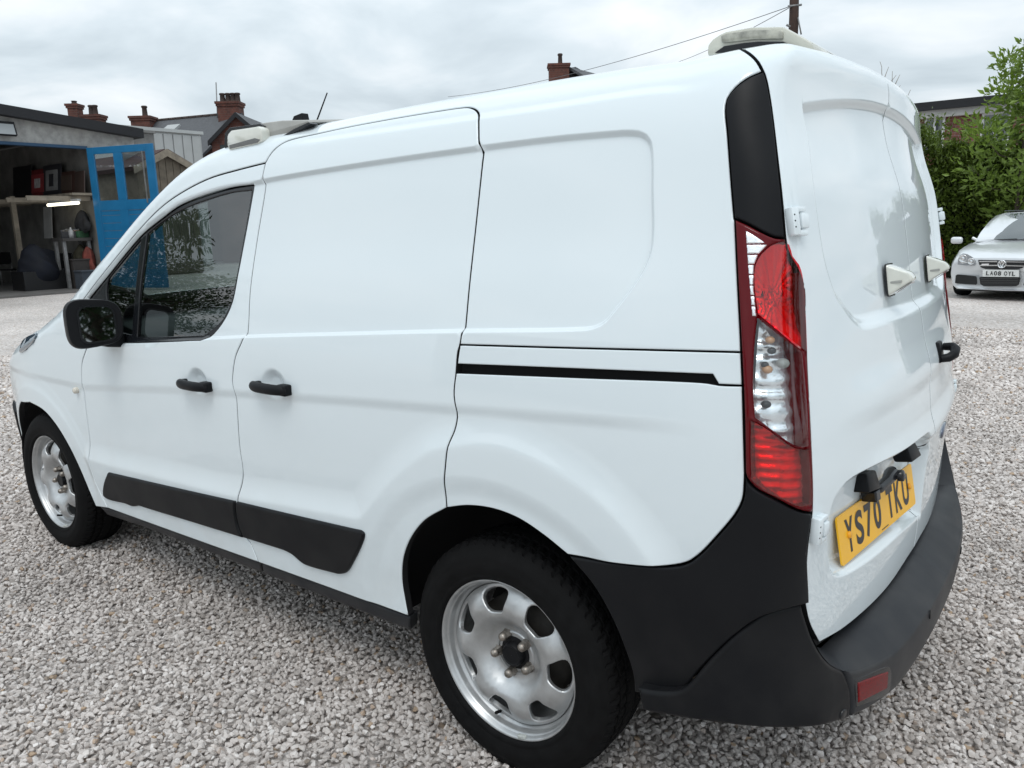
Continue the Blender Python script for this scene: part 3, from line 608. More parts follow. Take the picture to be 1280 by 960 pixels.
# --- tail lamp
LO = L2(COR, LTOP[::-1][:0] or LL[::-1][:0] or LTOP, LL, LB, LR[::-1])
zpx = lambda a: [(880+x/2.5265, 240+y/2.5265) for x, y in a]
CLR = [zpx([(168, 398), (230, 450), (300, 506)]), zpx([(300, 506), (306, 560), (318, 700), (321, 802)]), zpx([(321, 802), (300, 806), (284, 800), (162, 712)]), zpx([(162, 712), (155, 620), (160, 480), (168, 398)])]
BRK = [zpx([(208, 172), (240, 160), (262, 168), (272, 205), (292, 232), (304, 280), (312, 400), (316, 505)]), zpx([(316, 505), (303, 496), (232, 436), (172, 386)]), zpx([(172, 386), (163, 330), (160, 245), (175, 205), (208, 172)])]
FOG = [zpx([(150, 722), (200, 750), (282, 808), (322, 814)]), zpx([(322, 814), (330, 900), (332, 985)]), zpx([(332, 985), (300, 992), (240, 965), (190, 940), (152, 905)]), zpx([(152, 905), (150, 810), (150, 722)])]
lamp = panel('tail_lamp', LO, COR, REDD, VAN, holes=[L2(COR, *CLR), L2(COR, *BRK), L2(COR, *FOG)], D=lambda P: .006, er=.006, thick=.045, coarse=.02)
def lampbit(name, parts, m, dz, **k): return panel(name, L2(COR, *parts), COR, m, lamp, D=lambda P: dz, inset=0., er=.003, thick=.006, coarse=.018, **k)
FACET = mat('lamp_facets', (.88, .88, .9), .20, metal=.6, bump=(45., .5, .006))
zc_b = float(np.mean(H2([zpx([(240, 330)])[0]])[:, 2])); pc_b = H2([zpx([(238, 330)])[0]])[0]
panel('brake_bowl', L2(COR, *BRK), COR, FACET, lamp, D=lambda P: -.026+.020*np.clip(np.linalg.norm(P-pc_b, axis=1)/.10, 0, 1)**2+.0016*np.sin(np.arctan2(P[:, 2]-pc_b[2], P[:, 0]-pc_b[0])*26), inset=-.004, thick=0, er=0, coarse=.0046)
panel('fog_bowl', L2(COR, *FOG), COR, FACET, lamp, D=lambda P: -.020+.0022*np.sin(P[:, 2]*330)+.004*np.sign(P[:, 0]-.705), inset=-.004, thick=0, er=0, coarse=.0046)
panel('brake_lens', L2(COR, *BRK), COR, REDCOVER, lamp, D=lambda P: .0065, inset=0., thick=0, er=0, coarse=.018)
panel('fog_lens', L2(COR, *FOG), COR, REDCOVER, lamp, D=lambda P: .0065, inset=0., thick=0, er=0, coarse=.018)
yb = [126, 168, 200, 232, 264, 297, 330, 362, 396]; xl = lambda y: np.interp(y, [122, 250, 400], [133, 141, 153]); xr = lambda y: np.interp(y, [126, 150, 172, 178, 200, 235, 300, 396], [138, 176, 203, 190, 170, 157, 156, 165])
for y0, y1 in zip(yb[:-1], yb[1:]):             # the bright strip of reflector steps
    y1 -= 3; ym = (y0+y1)/2; E_ = [[(xl(y0), y0), (xl(y1), y1)], [(xl(y1), y1), (xr(y1), y1)], [(xr(y1), y1), (xr(ym), ym), (xr(y0), y0)], [(xr(y0), y0), (xl(y0), y0)]]
    lampbit('reflector_step', [zpx(e_) for e_ in E_], CHROME, .008)
panel('reflector_bowl', L2(COR, *CLR), COR, CHROME, lamp, D=lambda P: -.030+.004*np.sin(P[:, 2]*190), inset=-.004, thick=0, er=0, coarse=.012)
panel('clear_lens', L2(COR, *CLR), COR, CLEARLENS, lamp, D=lambda P: .0065, inset=.0, thick=0, er=0, coarse=.02)
for px, r, m in ((zpx([(216, 466)])[0], .010, ORANGE), (zpx([(205, 560)])[0], .011, ORANGE), (zpx([(222, 500)])[0], .009, GLOSSBLACK), (zpx([(197, 545)])[0], .008, GLOSSBLACK), (zpx([(262, 540)])[0], .013, GREYALU), (zpx([(200, 672)])[0], .010, GLOSSBLACK)):
    p = H2([px])[0]; n = grad(F0, p[None])[0]; MB().sphere(p-n*.014, r, 2, (1, 1, .8)).build('bulb', m, lamp)
for o in (door, slide, wing, strip, quarter, railb, *sills, pil, clad): mirror_tree(o)
mirror_tree(lamp)
# --- rear bumper: two corners and a centre
def Bp(px): return hit_near(spline(px), FB)
cor_top = np.concatenate([Bp(CSEAM[:-1]+[(1003, 754)]), Bp([(1004, 756), (1010, 776), (1019, 800), (1030, 819), (1042, 831), (1056, 837.5)])])
seam = Bp([(1056, 837.5), (1062, 852), (1066, 868), (1064, 898)])
cor_bot = Bp([(1064, 898), (1025.8, 909.5), (963, 912), (880, 903.5), (802, 890)])
half_top = BMP.to2(Bp([(1056, 837.5), (1075, 836), (1096.7, 827.5), (1118, 815)])); half_top = np.concatenate([half_top, [[half_top[-1, 0]*(1-t), half_top[-1, 1]+(.452-half_top[-1, 1])*min(1, 2.5*t)] for t in np.linspace(0, 1, 24)[1:]]])
bs = BMP.to2(seam); half_bot = np.array([[bs[-1, 0]*(1-t), bs[-1, 1]+(.275-bs[-1, 1])*min(1, 2*t)] for t in np.linspace(0, 1, 24)])
BD = lambda P: -.006*(1-ss(.0, .012, np.abs(P[:, 2]-.335)))*0.
bloop = np.concatenate([half_top, (half_top*[-1, 1])[::-1], bs*[-1, 1], (half_bot*[-1, 1]), half_bot[::-1], bs[::-1]])
bc = panel('rear_bumper', bloop, BMP, PLASTIC_G, VAN, D=BD, er=.010, thick=.03, inset=.001)
cl = np.concatenate([BMP.to2(cor_top), bs, BMP.to2(cor_bot)])
bcl = panel('bumper_corner', cl, BMP, PLASTIC, VAN, D=BD, er=.010, thick=.03, inset=.001); mirror(bcl)
# tread plate between bumper edge and doors
bt = np.concatenate([BMP.to2(cor_top[-14:]), half_top, (half_top*[-1, 1])[::-1], BMP.to2(cor_top[-14:])[::-1]*[-1, 1]]); V = []; Fq = []; ns_ = 9
for i, q in enumerate(bt):
    P = chart_map(BMP, q[None])[0]; f = q[0]/.85; o = np.array([[.2, 0, max(P[2], .49)]]); d = np.array([[math.cos(f), math.sin(f), 0.]]); Q = solve(o, d, F0)[0]-d[0]*.02
    Q[2] = max(P[2]-.004, .498); n = grad(FB, P[None])[0]
    if np.dot(Q-P, d[0]) > -.004: Q = P-d[0]*.004+np.array([0, 0, .0])
    for k in range(ns_):
        t = k/(ns_-1); p = P-n*.004+(Q-P)*t; p[2] = P[2]-.004+(Q[2]-P[2])*(1-(1-t)**2.2); V.append(p)
for i in range(len(bt)-1):
    for k in range(ns_-1): a = i*ns_+k; Fq.append((a, a+ns_, a+ns_+1, a+1))
link('step_pad', mesh(V, Fq, True), PLASTIC_G, bc)
def disc(px, F, r, h, m, name, parent, seg=20, prof=None):
    p = hit(np.array([px], float), F)[0]; n = grad(F, p[None])[0]; M = Matrix.Translation(Vector(p)) @ Vector(n).to_track_quat('Z', 'Y').to_matrix().to_4x4()
    return MB().lathe(prof or [(r, -.004), (r, h*.6), (r*.9, h), (.0005, h)], seg, M).build(name, m, parent)
for px in ((1162.5, 768), (1200.8, 688)): disc(px, FB, .012, .0025, PLASTIC, 'parking_sensor', bc)
disc((1054, 893), FB, .012, .002, GLOSSBLACK, 'parking_sensor', bcl)
rq = [[(1071.5, 853), (1109.5, 839)], [(1109.5, 839), (1108, 860)], [(1108, 860), (1072, 878)], [(1072, 878), (1071.5, 853)]]
rp_ = [[(1068, 850), (1112, 834), (1114, 850)], [(1114, 850), (1110, 866), (1070, 884)], [(1070, 884), (1068, 850)]]
lq = lambda parts: np.concatenate([BMP.to2(hit(spline(p), FB)) for p in parts])
panel('reflector_pocket', lq(rp_), BMP, GLOSSBLACK, bc, D=lambda P: .0008, inset=0, er=.002, thick=.004)
panel('red_reflector', lq(rq), BMP, mat('reflector_red', (.14, .004, .006), .35, coat=.3, spec=.1, noise=(220., .5, 2)), bc, D=lambda P: .003, inset=0, er=.003, thick=.006)
panel('reflector_pocket', lq(rp_)*[-1, 1], BMP, GLOSSBLACK, bc, D=lambda P: .0008, inset=0, er=.002, thick=.004)
panel('red_reflector', lq(rq)*[-1, 1], BMP, MATS['reflector_red'], bc, D=lambda P: .003, inset=0, er=.003, thick=.006)
# --- dark inner skin behind the shut lines, floor and wheel tubs
def ring(cx, r, n=26): return np.array([[cx+r*math.cos(a), -.9, .315+r*math.sin(a)] for a in np.linspace(math.pi*.97, math.pi*.03, n)])
low = CYL.to2(np.concatenate([[[-3.33, -.7, .33]], ring(-2.70, .47), ring(0, .48), [[.55, -.85, .50], [.62, -.85, .53]]])); hi_ = low[::-1]*[1, -1]+[0, .9*math.pi]
wl = L2(CYL, *WIN); wr = wl*[1, -1]+[0, .9*math.pi]
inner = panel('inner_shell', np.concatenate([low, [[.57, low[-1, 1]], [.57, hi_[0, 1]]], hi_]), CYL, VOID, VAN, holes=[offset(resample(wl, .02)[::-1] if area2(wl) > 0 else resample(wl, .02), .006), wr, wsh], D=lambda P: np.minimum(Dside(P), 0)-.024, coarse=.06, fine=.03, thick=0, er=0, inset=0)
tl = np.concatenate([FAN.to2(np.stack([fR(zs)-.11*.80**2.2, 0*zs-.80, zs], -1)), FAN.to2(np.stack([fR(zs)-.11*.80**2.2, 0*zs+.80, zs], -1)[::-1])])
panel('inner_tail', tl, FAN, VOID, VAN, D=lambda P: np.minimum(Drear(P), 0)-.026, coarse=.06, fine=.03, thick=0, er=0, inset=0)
mb = MB().b(-3.2, .72, -.50, .50, .24, .36).b(-2.2, -.47, -.84, .84, .27, .35).b(.47, .68, -.50, .50, .42, .50).b(-3.36, -3.15, -.6, .6, .24, .5)
mb.build('underbody', VOID, VAN)
for cx in (0., -2.68):
    for s in (-1, 1):
        prof = np.linspace(R_(3), R_(177), 30); V = []; Fq = []
        for a in prof:
            c, n_ = math.cos(a), math.sin(a)
            for rr, yy in ((.44 if cx == 0 else .40, s*(.87 if cx == 0 else .84)), (.445 if cx == 0 else .405, s*.82), (.445, s*.52), (.02, s*.52)): V.append((cx+rr*c, yy, .315+rr*n_))
        for i in range(29):
            for k in range(3): a = i*4+k; Fq.append((a, a+4, a+5, a+1))
        link('wheel_tub', mesh(V, Fq, True), VOID, VAN)
# front bumper
fb = CYL.to2(np.array([[-3.45, -.5, .26], [-3.30, -.75, .25], [-3.20, -.84, .26], [-3.18, -.86, .40], [-3.14, -.86, .52], [-3.10, -.86, .60], [-3.2, -.80, .63], [-3.40, -.65, .62], [-3.47, -.5, .60]]))
fbo = panel('front_bumper', fb, CYL, PLASTIC, VAN, D=lambda P: .014, er=.008, thick=.03); mirror(fbo)
hl = panel('headlamp', L2(CYL, [(26.5, 441), (31, 428), (40, 420.5), (49, 416.5)], [(49, 416.5), (47, 424), (40, 433), (30, 441.5), (26.5, 441)]), CYL, mat('headlamp_glass', (.05, .08, .11), .05, coat=1.), VAN, D=lambda P: Dside(P)+.006, er=.004, thick=.01); mirror(hl)
disc((97, 487.5), F0, .0125, .008, mat('clear_indicator', (.62, .58, .50), .12, coat=1.), 'side_indicator', wing, prof=[(.0135, -.002), (.0135, .010), (.012, .015), (.007, .018), (.0004, .019)])

# ------------------------------------------------------------------ wheels
dR = pchip(np.array([.0, .030, .062, .076, .090, .104, .120, .140, .165, .186, .199]), np.array([.050, .050, .050, .046, .034, .020, .011, .009, .016, .030, .041]))
def rim_map(q):
    r = np.hypot(q[:, 0], q[:, 1]); a = np.arctan2(q[:, 1], q[:, 0]); w = ss(.11, .15, r)*(1-ss(.185, .2, r))
    return np.stack([q[:, 0], dR(np.clip(r, 0, .199))+.0055*w*np.cos(7*(a-R_(104.5))), q[:, 1]], -1)
rim_map.out = (0, -1, 0)
def hole(a0):
    pts = []
    for (r, t) in ((.129, -7.2), (.1275, 0), (.129, 7.2), (.133, 9.6), (.150, 12.2), (.170, 14.4), (.179, 14.4), (.185, 12.4), (.188, 6), (.188, -6), (.185, -12.4), (.179, -14.4), (.170, -14.4), (.150, -12.2), (.133, -9.6)):
        a = a0+R_(t*.98); pts.append((r*math.cos(a), r*math.sin(a)))
    pts.append(pts[0]); return spline(pts, step=.004)[:-1]
ca = np.linspace(0, 2*math.pi, 120, endpoint=False)
wheel0 = panel('wheel', np.stack([.1985*np.cos(ca), .1985*np.sin(ca)], -1), None, STEEL, None, holes=[hole(R_(104.5+k*360/7)) for k in range(7)], mapper=rim_map, inset=0., coarse=.010, fine=.010, er=.004, thick=.010, bstep=.006)
wheel0.parent = VAN; wheel0.location = (0, -.875, .315)
RX90 = Matrix.Rotation(R_(-90), 4, 'X')          # lathe axis z -> +y (depth into the wheel)
mb = MB(); mb.lathe([(.2085, .020), (.2150, .006), (.2190, -.0005), (.2215, .001), (.2222, .005), (.2185, .010), (.2110, .0135), (.2075, .020), (.2065, .031), (.2035, .036), (.1995, .0385), (.1975, .044), (.1965, .06), (.186, .10), (.184, .17), (.20, .185), (.214, .19)], 128, RX90)
mb.build('rim_barrel', STEEL, wheel0)
prof = [(.2195, .006), (.224, -.004), (.232, -.009), (.236, -.0075), (.240, -.0085), (.255, -.0135), (.272, -.0145), (.276, -.0125), (.280, -.0135), (.296, -.006), (.308, .004), (.313, .0075)]
NS = 252; V = []; Fq = []
rows = [(.318, .013, 1), (.3235, .022, 1), (.325, .036, 1), (.325, .0365, 2), (.325, .043, 2), (.326, .0435, 1), (.3265, .066, 1), (.3265, .0665, 2), (.3265, .075, 2), (.3265, .0755, 1), (.327, .092, 1), (.327, .114, 1), (.3265, .1145, 2), (.3265, .123, 2), (.3265, .1235, 1), (.326, .146, 1), (.325, .1465, 2), (.325, .153, 2), (.3245, .1535, 1), (.3235, .168, 1), (.318, .177, 1)]
back = [(.308, .186), (.290, .198), (.265, .205), (.236, .199), (.216, .186)]
allp = [(r, d, 0) for r, d in prof]+rows+[(r, d, 0) for r, d in back]
for k in range(NS):
    a = 2*math.pi*k/NS
    for j, (r, d, t) in enumerate(allp):
        rr = r
        if t == 2: rr = r-.0075
        elif t == 1 and ((k+(2 if d > .1 else 0)+int(d*90)) % 4) == 0 and not .09 < d < .116: rr = r-.0055
        x, z = rr*math.cos(a), rr*math.sin(a)
        dd = d
        if z < -.300 and t == 0: dd = d+(-1 if d < .1 else 1)*.012*min(1, (-.300-z)/.02)*(1 if r > .26 else .3)
        V.append((x, dd, max(z, -.3165)))
n = len(allp)
for k in range(NS):
    for j in range(n-1): Fq.append((k*n+j, k*n+j+1, ((k+1) % NS)*n+j+1, ((k+1) % NS)*n+j))
ty = link('tyre', mesh(V, Fq), RUBBER, wheel0); sm = np.zeros(len(ty.data.polygons), bool); cen = np.zeros(len(sm)*3); ty.data.polygons.foreach_get('center', cen); cen = cen.reshape(-1, 3); ty.data.polygons.foreach_set('use_smooth', np.hypot(cen[:, 0], cen[:, 2]) < .312)
for k in range(5):
    a = R_(45+72*k); M = Matrix.Translation((.0545*math.cos(a), .050, .0545*math.sin(a))) @ Matrix.Rotation(R_(90), 4, 'X')
    mb = MB().lathe([(.0150, -.002), (.0150, .006), (.0125, .010), (.0125, .020), (.0122, .022)], 6, M); mb.lathe([(.0122, .0215), (.0110, .0275), (.0075, .0315), (.0005, .033)], 18, M)
    mb.build('wheel_nut', NUT, wheel0, smooth=40)
MB().lathe([(.062, -.001), (.060, .004), (.055, .003)], 40, Matrix.Translation((0, .050, 0)) @ Matrix.Rotation(R_(90), 4, 'X')).build('hub_ring', STEEL, wheel0)
MB().lathe([(.046, -.001), (.045, .002), (.034, .003), (.032, .016), (.029, .021), (.026, .0215), (.024, .020), (.0005, .020)], 40, Matrix.Translation((0, .050, 0)) @ Matrix.Rotation(R_(90), 4, 'X')).build('centre_cap', PLASTIC, wheel0, smooth=35)
MB().lathe([(.15, .17), (.15, .075), (.06, .07), (.001, .07)], 40, RX90).build('brake_drum', mat('brake_iron', (.05, .045, .04), .7, metal=.4, noise=(20., .4)), wheel0)
a = R_(256); MB().tube([(.190*math.cos(a), .034, .190*math.sin(a)), (.182*math.cos(a), .012, .182*math.sin(a))], .0045, 8).build('valve', RUBBER, wheel0)
a = R_(283); MB().box((.213*math.cos(a), .006, .213*math.sin(a)), (.026, .012, .011), Matrix.Rotation(-(a+R_(90)), 3, 'Y'), .003).build('balance_weight', mat('weight_grey', (.42, .44, .42), .5, noise=(60., .3)), wheel0)
for (x, s, spin) in ((-2.662, -1, R_(-5)), (0, 1, 1.), (-2.662, 1, .4)):
    w = wheel0.copy(); COL.objects.link(w); w.location = (x, s*.875, .315); w.rotation_euler = (0, 0, 0 if s < 0 else math.pi); w.parent = VAN
    rot = Matrix.Rotation(spin, 4, 'Y') if s < 0 else Matrix()
    for c in wheel0.children: d = c.copy(); COL.objects.link(d); d.parent = w

# ------------------------------------------------------------------ van details
def frame_at(px, F=F0, D=None, up=(0, 0, 1)):
    p = hit(np.array([px], float), F)[0]; n = grad(F, p[None])[0]
    if D is not None: p = p+n*float(np.broadcast_to(D(p[None]), (1,))[0])
    n = Vector(n); t = Vector(up).cross(n).normalized(); u = n.cross(t).normalized()
    return Matrix(((t.x, u.x, n.x, p[0]), (t.y, u.y, n.y, p[1]), (t.z, u.z, n.z, p[2]), (0, 0, 0, 1)))
class LB_(MB):
    """MB whose shapes are given in a local frame: x along, y up, z out of the surface"""
    def __init__(s, M): super().__init__(); s.M = M
    def build(s, *a, **k):
        for v in s.bm.verts: v.co = s.M @ v.co
        return super().build(*a, **k)
for px, parent in (((249, 480), door), ((344, 483.5), slide)):
    M = frame_at(px, F0, lambda P: .004)
    xs = np.linspace(-1, 1, 15); mb = LB_(M)
    pts = [(.084*t, .001*(1-t*t), .016+.020*(1-abs(t)**3)) for t in xs]; mb.tube(pts, [.0165*(1-.18*abs(t)**6) for t in xs], 14, flat=.9)
    mb.box((.068, 0, .014), (.042, .034, .032), None, .006, 2); mb.box((-.070, 0, .008), (.022, .026, .022), None, .005)
    h = mb.build('door_handle', PLASTIC, parent, smooth=50)
    c = h.copy(); COL.objects.link(c); c.parent = [o for o in VAN.children if o.name.startswith(parent.name.split('.')[0]) and o.scale.y < 0][0]
# door mirror
MM = Matrix.Translation((-1.785, -.995, 1.122)) @ Matrix.Rotation(R_(-15), 4, 'Z') @ Matrix.Rotation(R_(-5), 4, 'Y')
mb = LB_(MM)
N1, N2 = 36, 18; sgn = lambda v, p: math.copysign(abs(v)**p, v); R0 = []
for i in range(N2+1):
    ph = -math.pi/2+math.pi*i/N2; ring_ = []
    for j in range(N1):
        th = 2*math.pi*j/N1; cx = sgn(math.cos(ph), .7)
        y = .094*cx*sgn(math.cos(th), .55); z = .088*cx*sgn(math.sin(th), .55)-.000; x = .085*sgn(math.sin(ph), .8)
        z *= 1.0-.10*(y/.094); x = min(x, .030)
        ring_.append(mb.bm.verts.new((x, y, z)))
    R0.append(ring_)
for i in range(N2):
    for j in range(N1):
        try: mb.bm.faces.new((R0[i][j], R0[i][(j+1) % N1], R0[i+1][(j+1) % N1], R0[i+1][j]))
        except ValueError: pass
bmesh.ops.remove_doubles(mb.bm, verts=mb.bm.verts[:], dist=1e-5); bmesh.ops.recalc_face_normals(mb.bm, faces=mb.bm.faces[:])
mirr = mb.build('door_mirror', PLASTIC, VAN, smooth=40)
def rrect(w, h, r, n=8):
    out = []
    for sx, sy, a0 in ((1, 1, 0), (-1, 1, 90), (-1, -1, 180), (1, -1, 270)):
        for k in range(n+1): a = R_(a0+90*k/n); out.append((sx*(w-r)+r*math.cos(a), sy*(h-r)+r*math.sin(a)))
    return out
LB_(MM).prism([(.0305, y+.006, z*(1-.08*y/.09)-.004) for y, z in rrect(.062, .068, .030)], (.004, 0, 0)).build('mirror_bezel', GLOSSBLACK, mirr)
LB_(MM).prism([(.0350, y+.006, z*(1-.08*y/.09)-.004) for y, z in rrect(.055, .061, .027)], (.002, 0, 0)).build('mirror_glass', MIRROR, mirr)
MB().prism([(-1.87, -.90, 1.02), (-1.76, -.90, 1.02), (-1.75, -.90, 1.075), (-1.86, -.90, 1.085)], (0, -.075, .012), .008).build('mirror_arm', PLASTIC, mirr)
sailp = L2(CYL, [(75, 432), (78, 412), (86, 404)], [(86, 404), (100, 398), (112, 402)], [(112, 402), (114, 433)], [(114, 433), (92, 433.5), (75, 432)])
panel('mirror_foot', sailp, CYL, PLASTIC, mirr, D=lambda P: .004, er=.004, thick=.012)
mm2 = mirror_tree(mirr)
# hinges
def hinge(px, sgn_=1):
    M = frame_at(px) @ Matrix.Scale(.74, 4); h = LB_(M).box((-.016, 0, .010), (.026, .074, .026), None, .004).box((.010, .031, .009), (.032, .014, .022), None, .003).box((.010, -.031, .009), (.032, .014, .022), None, .003).build('hinge', PAINT, VAN, smooth=30)
    LB_(M).box((.016, 0, .012), (.030, .040, .026), None, .006).build('hinge_knuckle', PAINT, h, smooth=30)
    LB_(M).box((.000, 0, .006), (.012, .046, .016)).build('hinge_gap', VOID, h)
    for dy in (-.016, 0., .016): LB_(M).lathe([(.0022, .0), (.0022, .001), (.0003, .001)], 8, Matrix.Translation((-.022, dy, .0228))).build('hinge_pin', VOID, h)
    mirror_tree(h)
hinge((993, 278)); hinge((1020, 660))
# marker lights on the tail doors
for px in ((1118, 349), (1165, 335)):
    M = frame_at(px, F0, lambda P: -.012); W_, H_ = .031, .037
    g = LB_(M).prism([(x*1.0, y, 0) for x, y in rrect(W_+.003, H_+.003, .012)], (0, 0, .004)).build('marker_light', GLOSSBLACK, VAN)
    mb = LB_(M); a = [mb.bm.verts.new(v) for v in ((-W_, -H_, .004), (W_, -H_, .004), (W_, H_, .004), (-W_, H_, .004))]; b = [mb.bm.verts.new(v) for v in ((-W_*.5, -.006, .060), (W_*.5, -.006, .060), (W_*.75, .012, .050), (-W_*.75, .012, .050))]
    fs = [mb.bm.faces.new(b)]+[mb.bm.faces.new((a[i], a[(i+1) % 4], b[(i+1) % 4], b[i])) for i in range(4)]; bmesh.ops.recalc_face_normals(mb.bm, faces=fs)
    bmesh.ops.bevel(mb.bm, geom=mb.bm.edges[:], offset=.007, segments=4, affect='EDGES', profile=.5); mb.build('light_cover', LENSW, g, smooth=35)
    s = (.010-.082)/1.
    LB_(M).prism([(-W_*.74, -.0300, .0220), (W_*.74, -.0300, .0220), (W_*.54, -.0115, .053), (-W_*.54, -.0115, .053)], (0, -.003, -.002)).build('light_lens', mat('smoked_lens_'+str(int(px[0])), (.20, .17, .16), .15, coat=1.), g)
    LB_(M).box((-W_*.86, -.006, .022), (.006, .006, .026), None, .001).build('cover_clip', GREYALU, g)
# pull handle on the narrow side door
M = frame_at((1171, 440)); mb = LB_(M)
mb.box((0, 0, .006), (.050, .060, .016), None, .006); mb.tube([(-.018, -.018, .012), (-.014, -.017, .030), (.004, -.012, .042), (.026, .0, .044), (.042, .006, .036), (.046, .008, .012)], [.011, .0125, .013, .013, .0125, .011], 12)
mb.build('pull_handle', PLASTIC, rdr, smooth=45)
bd = LB_(frame_at((1180, 540)))
# number plate
pe = np.array([math.sin(.1), math.cos(.1), 0]); pd = np.array([math.sin(.181), 0, -math.cos(.181)]); P0 = np.array([.7340, -.608, .782]); pn = np.cross(pe, -pd); pn /= np.linalg.norm(pn)
if pn[0] < 0: pn = -pn
pup = np.cross(pn, pe); pc = P0+pe*.26+pd*.0555
PM = Matrix(((pe[0], pup[0], pn[0], pc[0]), (pe[1], pup[1], pn[1], pc[1]), (pe[2], pup[2], pn[2], pc[2]), (0, 0, 0, 1)))
def lettering(text, h, w, gap, bold, parent, M):
    """plate characters, each scaled to the same cell and laid on the plate"""
    x = 0.; items = []
    for ch in text:
        if ch == ' ': x += gap*2.6; continue
        cu_ = bpy.data.curves.new('t', 'FONT'); cu_.body = ch; cu_.size = 1.; cu_.offset = bold; cu_.resolution_u = 6
        ob = bpy.data.objects.new('t', cu_); COL.objects.link(ob); me = ob.to_mesh(); v = np.array([q.co[:] for q in me.vertices]); f = [tuple(p.vertices) for p in me.polygons]
        lo = v.min(0); hi = v.max(0); items.append((np.stack([(v[:, 0]-lo[0])/(hi[0]-lo[0])*w+x, (v[:, 1]-lo[1])/(hi[1]-lo[1])*h-h/2, 0*v[:, 0], 0*v[:, 0]+1], -1), f)); x += w+gap
        ob.to_mesh_clear(); bpy.data.objects.remove(ob); bpy.data.curves.remove(cu_)
    T_ = np.array(M)
    for v, f in items:
        v[:, 0] -= (x-gap)/2; link('plate_character', mesh((v @ T_.T)[:, :3], f), BLACKINK, parent)
plate = LB_(PM).prism([(x, y, 0) for x, y in rrect(.26, .0555, .009)], (0, 0, .004), 0).build('number_plate', YELLOW, rdl)
lettering('YS70 TKU', .079, .047, .0125, .030, plate, PM @ Matrix.Translation((-.004, .000, .0046)))
for dx in (-.205, .222): LB_(PM).lathe([(.0085, .004), (.0085, .007), (.006, .0095), (.0003, .010)], 16, Matrix.Translation((dx, .002, 0))).build('screw_cap', mat('cap_yellow%d' % (dx*1000), (.80, .36, .02), .35), plate)
LB_(PM).box((.02, -.049, .0043), (.045, .0022, .0006)).build('maker_line', BLACKINK, plate)
# plate lamps and grab handle above the plate
LB_(PM).prism([(-.150, .085, -.005), (-.075, .076, -.005), (-.080, .122, -.01), (-.14, .128, -.01)], (0, 0, .046), .005).build('plate_lamp', PLASTIC, rdl, smooth=30)
LB_(PM).tube([(-.09, .072, .018), (-.05, .070, .026), (.0, .074, .028), (.035, .082, .028), (.052, .084, .024)], [.013, .013, .013, .018, .015], 14).build('reversing_camera', GLOSSBLACK, rdl)
LB_(PM).lathe([(.014, .0), (.014, .012), (.010, .014), (.0004, .015)], 18, Matrix.Translation((.040, .078, .042))).build('camera_lens', GLOSSBLACK, rdl)
LB_(PM).box((-.095, .064, .022), (.030, .026, .036), None, .004).build('camera_bracket', GLOSSBLACK, rdl)
LB_(PM).prism([(.145, .085, .0), (.225, .085, .0), (.215, .125, -.01), (.150, .125, -.01)], (0, 0, .045), .005).build('plate_lamp', PLASTIC, rdl, smooth=30)
M = frame_at((1179, 537)); mb = LB_(M).lathe([(1., -.002), (1., .003), (.8, .006), (.001, .007)], 36)
for v in mb.bm.verts: v.co.x *= .058; v.co.y *= .024
mb.build('badge', mat('badge_blue', (.10, .12, .17), .15, metal=.6, coat=1.), rdr)
# ------------------------------------------------------------------ roof pods
def pod(name, prof, y0, y1, shrink, m, lens, parent=VAN):
    mb = MB(); a = [mb.bm.verts.new((x, y0, z)) for x, z in prof]; cx = sum(p[0] for p in prof)/len(prof); zb = min(p[1] for p in prof)
    b = [mb.bm.verts.new((cx+(x-cx)*shrink, y1, zb+(z-zb)*.96)) for x, z in prof]; fs = [mb.bm.faces.new(a), mb.bm.faces.new(b[::-1])]+[mb.bm.faces.new((a[(i+1) % len(a)], a[i], b[i], b[(i+1) % len(a)])) for i in range(len(a))]
    bmesh.ops.recalc_face_normals(mb.bm, faces=fs); bmesh.ops.bevel(mb.bm, geom=mb.bm.edges[:], offset=.006, segments=2, affect='EDGES', profile=.5)
    return mb.build(name, m, parent, smooth=30)
pp = lambda pts, y: on(np.array(pts, float), 1, y)
def podprism(px, y, vec, bev): return MB().prism(pp(px, y), vec, bev)
fp = podprism([(284, 192), (281.5, 181), (283, 166), (288, 161), (332, 153), (352, 150.5), (384, 150), (387.5, 153), (379, 158), (366, 163), (352, 171), (331, 182)], -.735, (0, .22, .022), .006).build('roof_beacon', GREYALU, VAN, smooth=30)
podprism([(282.5, 193.5), (280.2, 181), (281, 166.5), (287, 159.5), (325, 154.5), (330.5, 158), (331.8, 176), (352, 170.5), (368, 160.8), (385.5, 152.6), (388, 154.5), (378, 160.5), (365, 166.5), (352, 174), (330, 184), (300, 190.5)], -.742, (0, .03, 0), .001).build('gasket', GLOSSBLACK, fp)
podprism([(286, 188.5), (282.8, 180), (283.5, 168), (288.5, 162.5), (322, 157.5), (326.5, 161), (328, 176.5), (322, 180)], -.765, (0, .05, 0), .007).build('beacon_lens', LENSW, fp, smooth=40)
podprism([(287, 186), (286, 181.5), (318, 172.5), (325, 174.5), (321, 178.5)], -.7665, (0, .012, 0), .001).build('lens_strip', mat('smoked_strip', (.10, .10, .095), .2, coat=.8), fp)
rp2 = podprism([(883, 70), (884, 56), (890, 48.5), (899, 42.5), (907, 38.8), (939, 33.2), (975, 32.6), (981, 33.8), (1011, 50.5), (1017, 56), (1017.5, 70)], -.45, (0, .22, 0), .008).build('roof_beacon', CREAM, VAN, smooth=40)
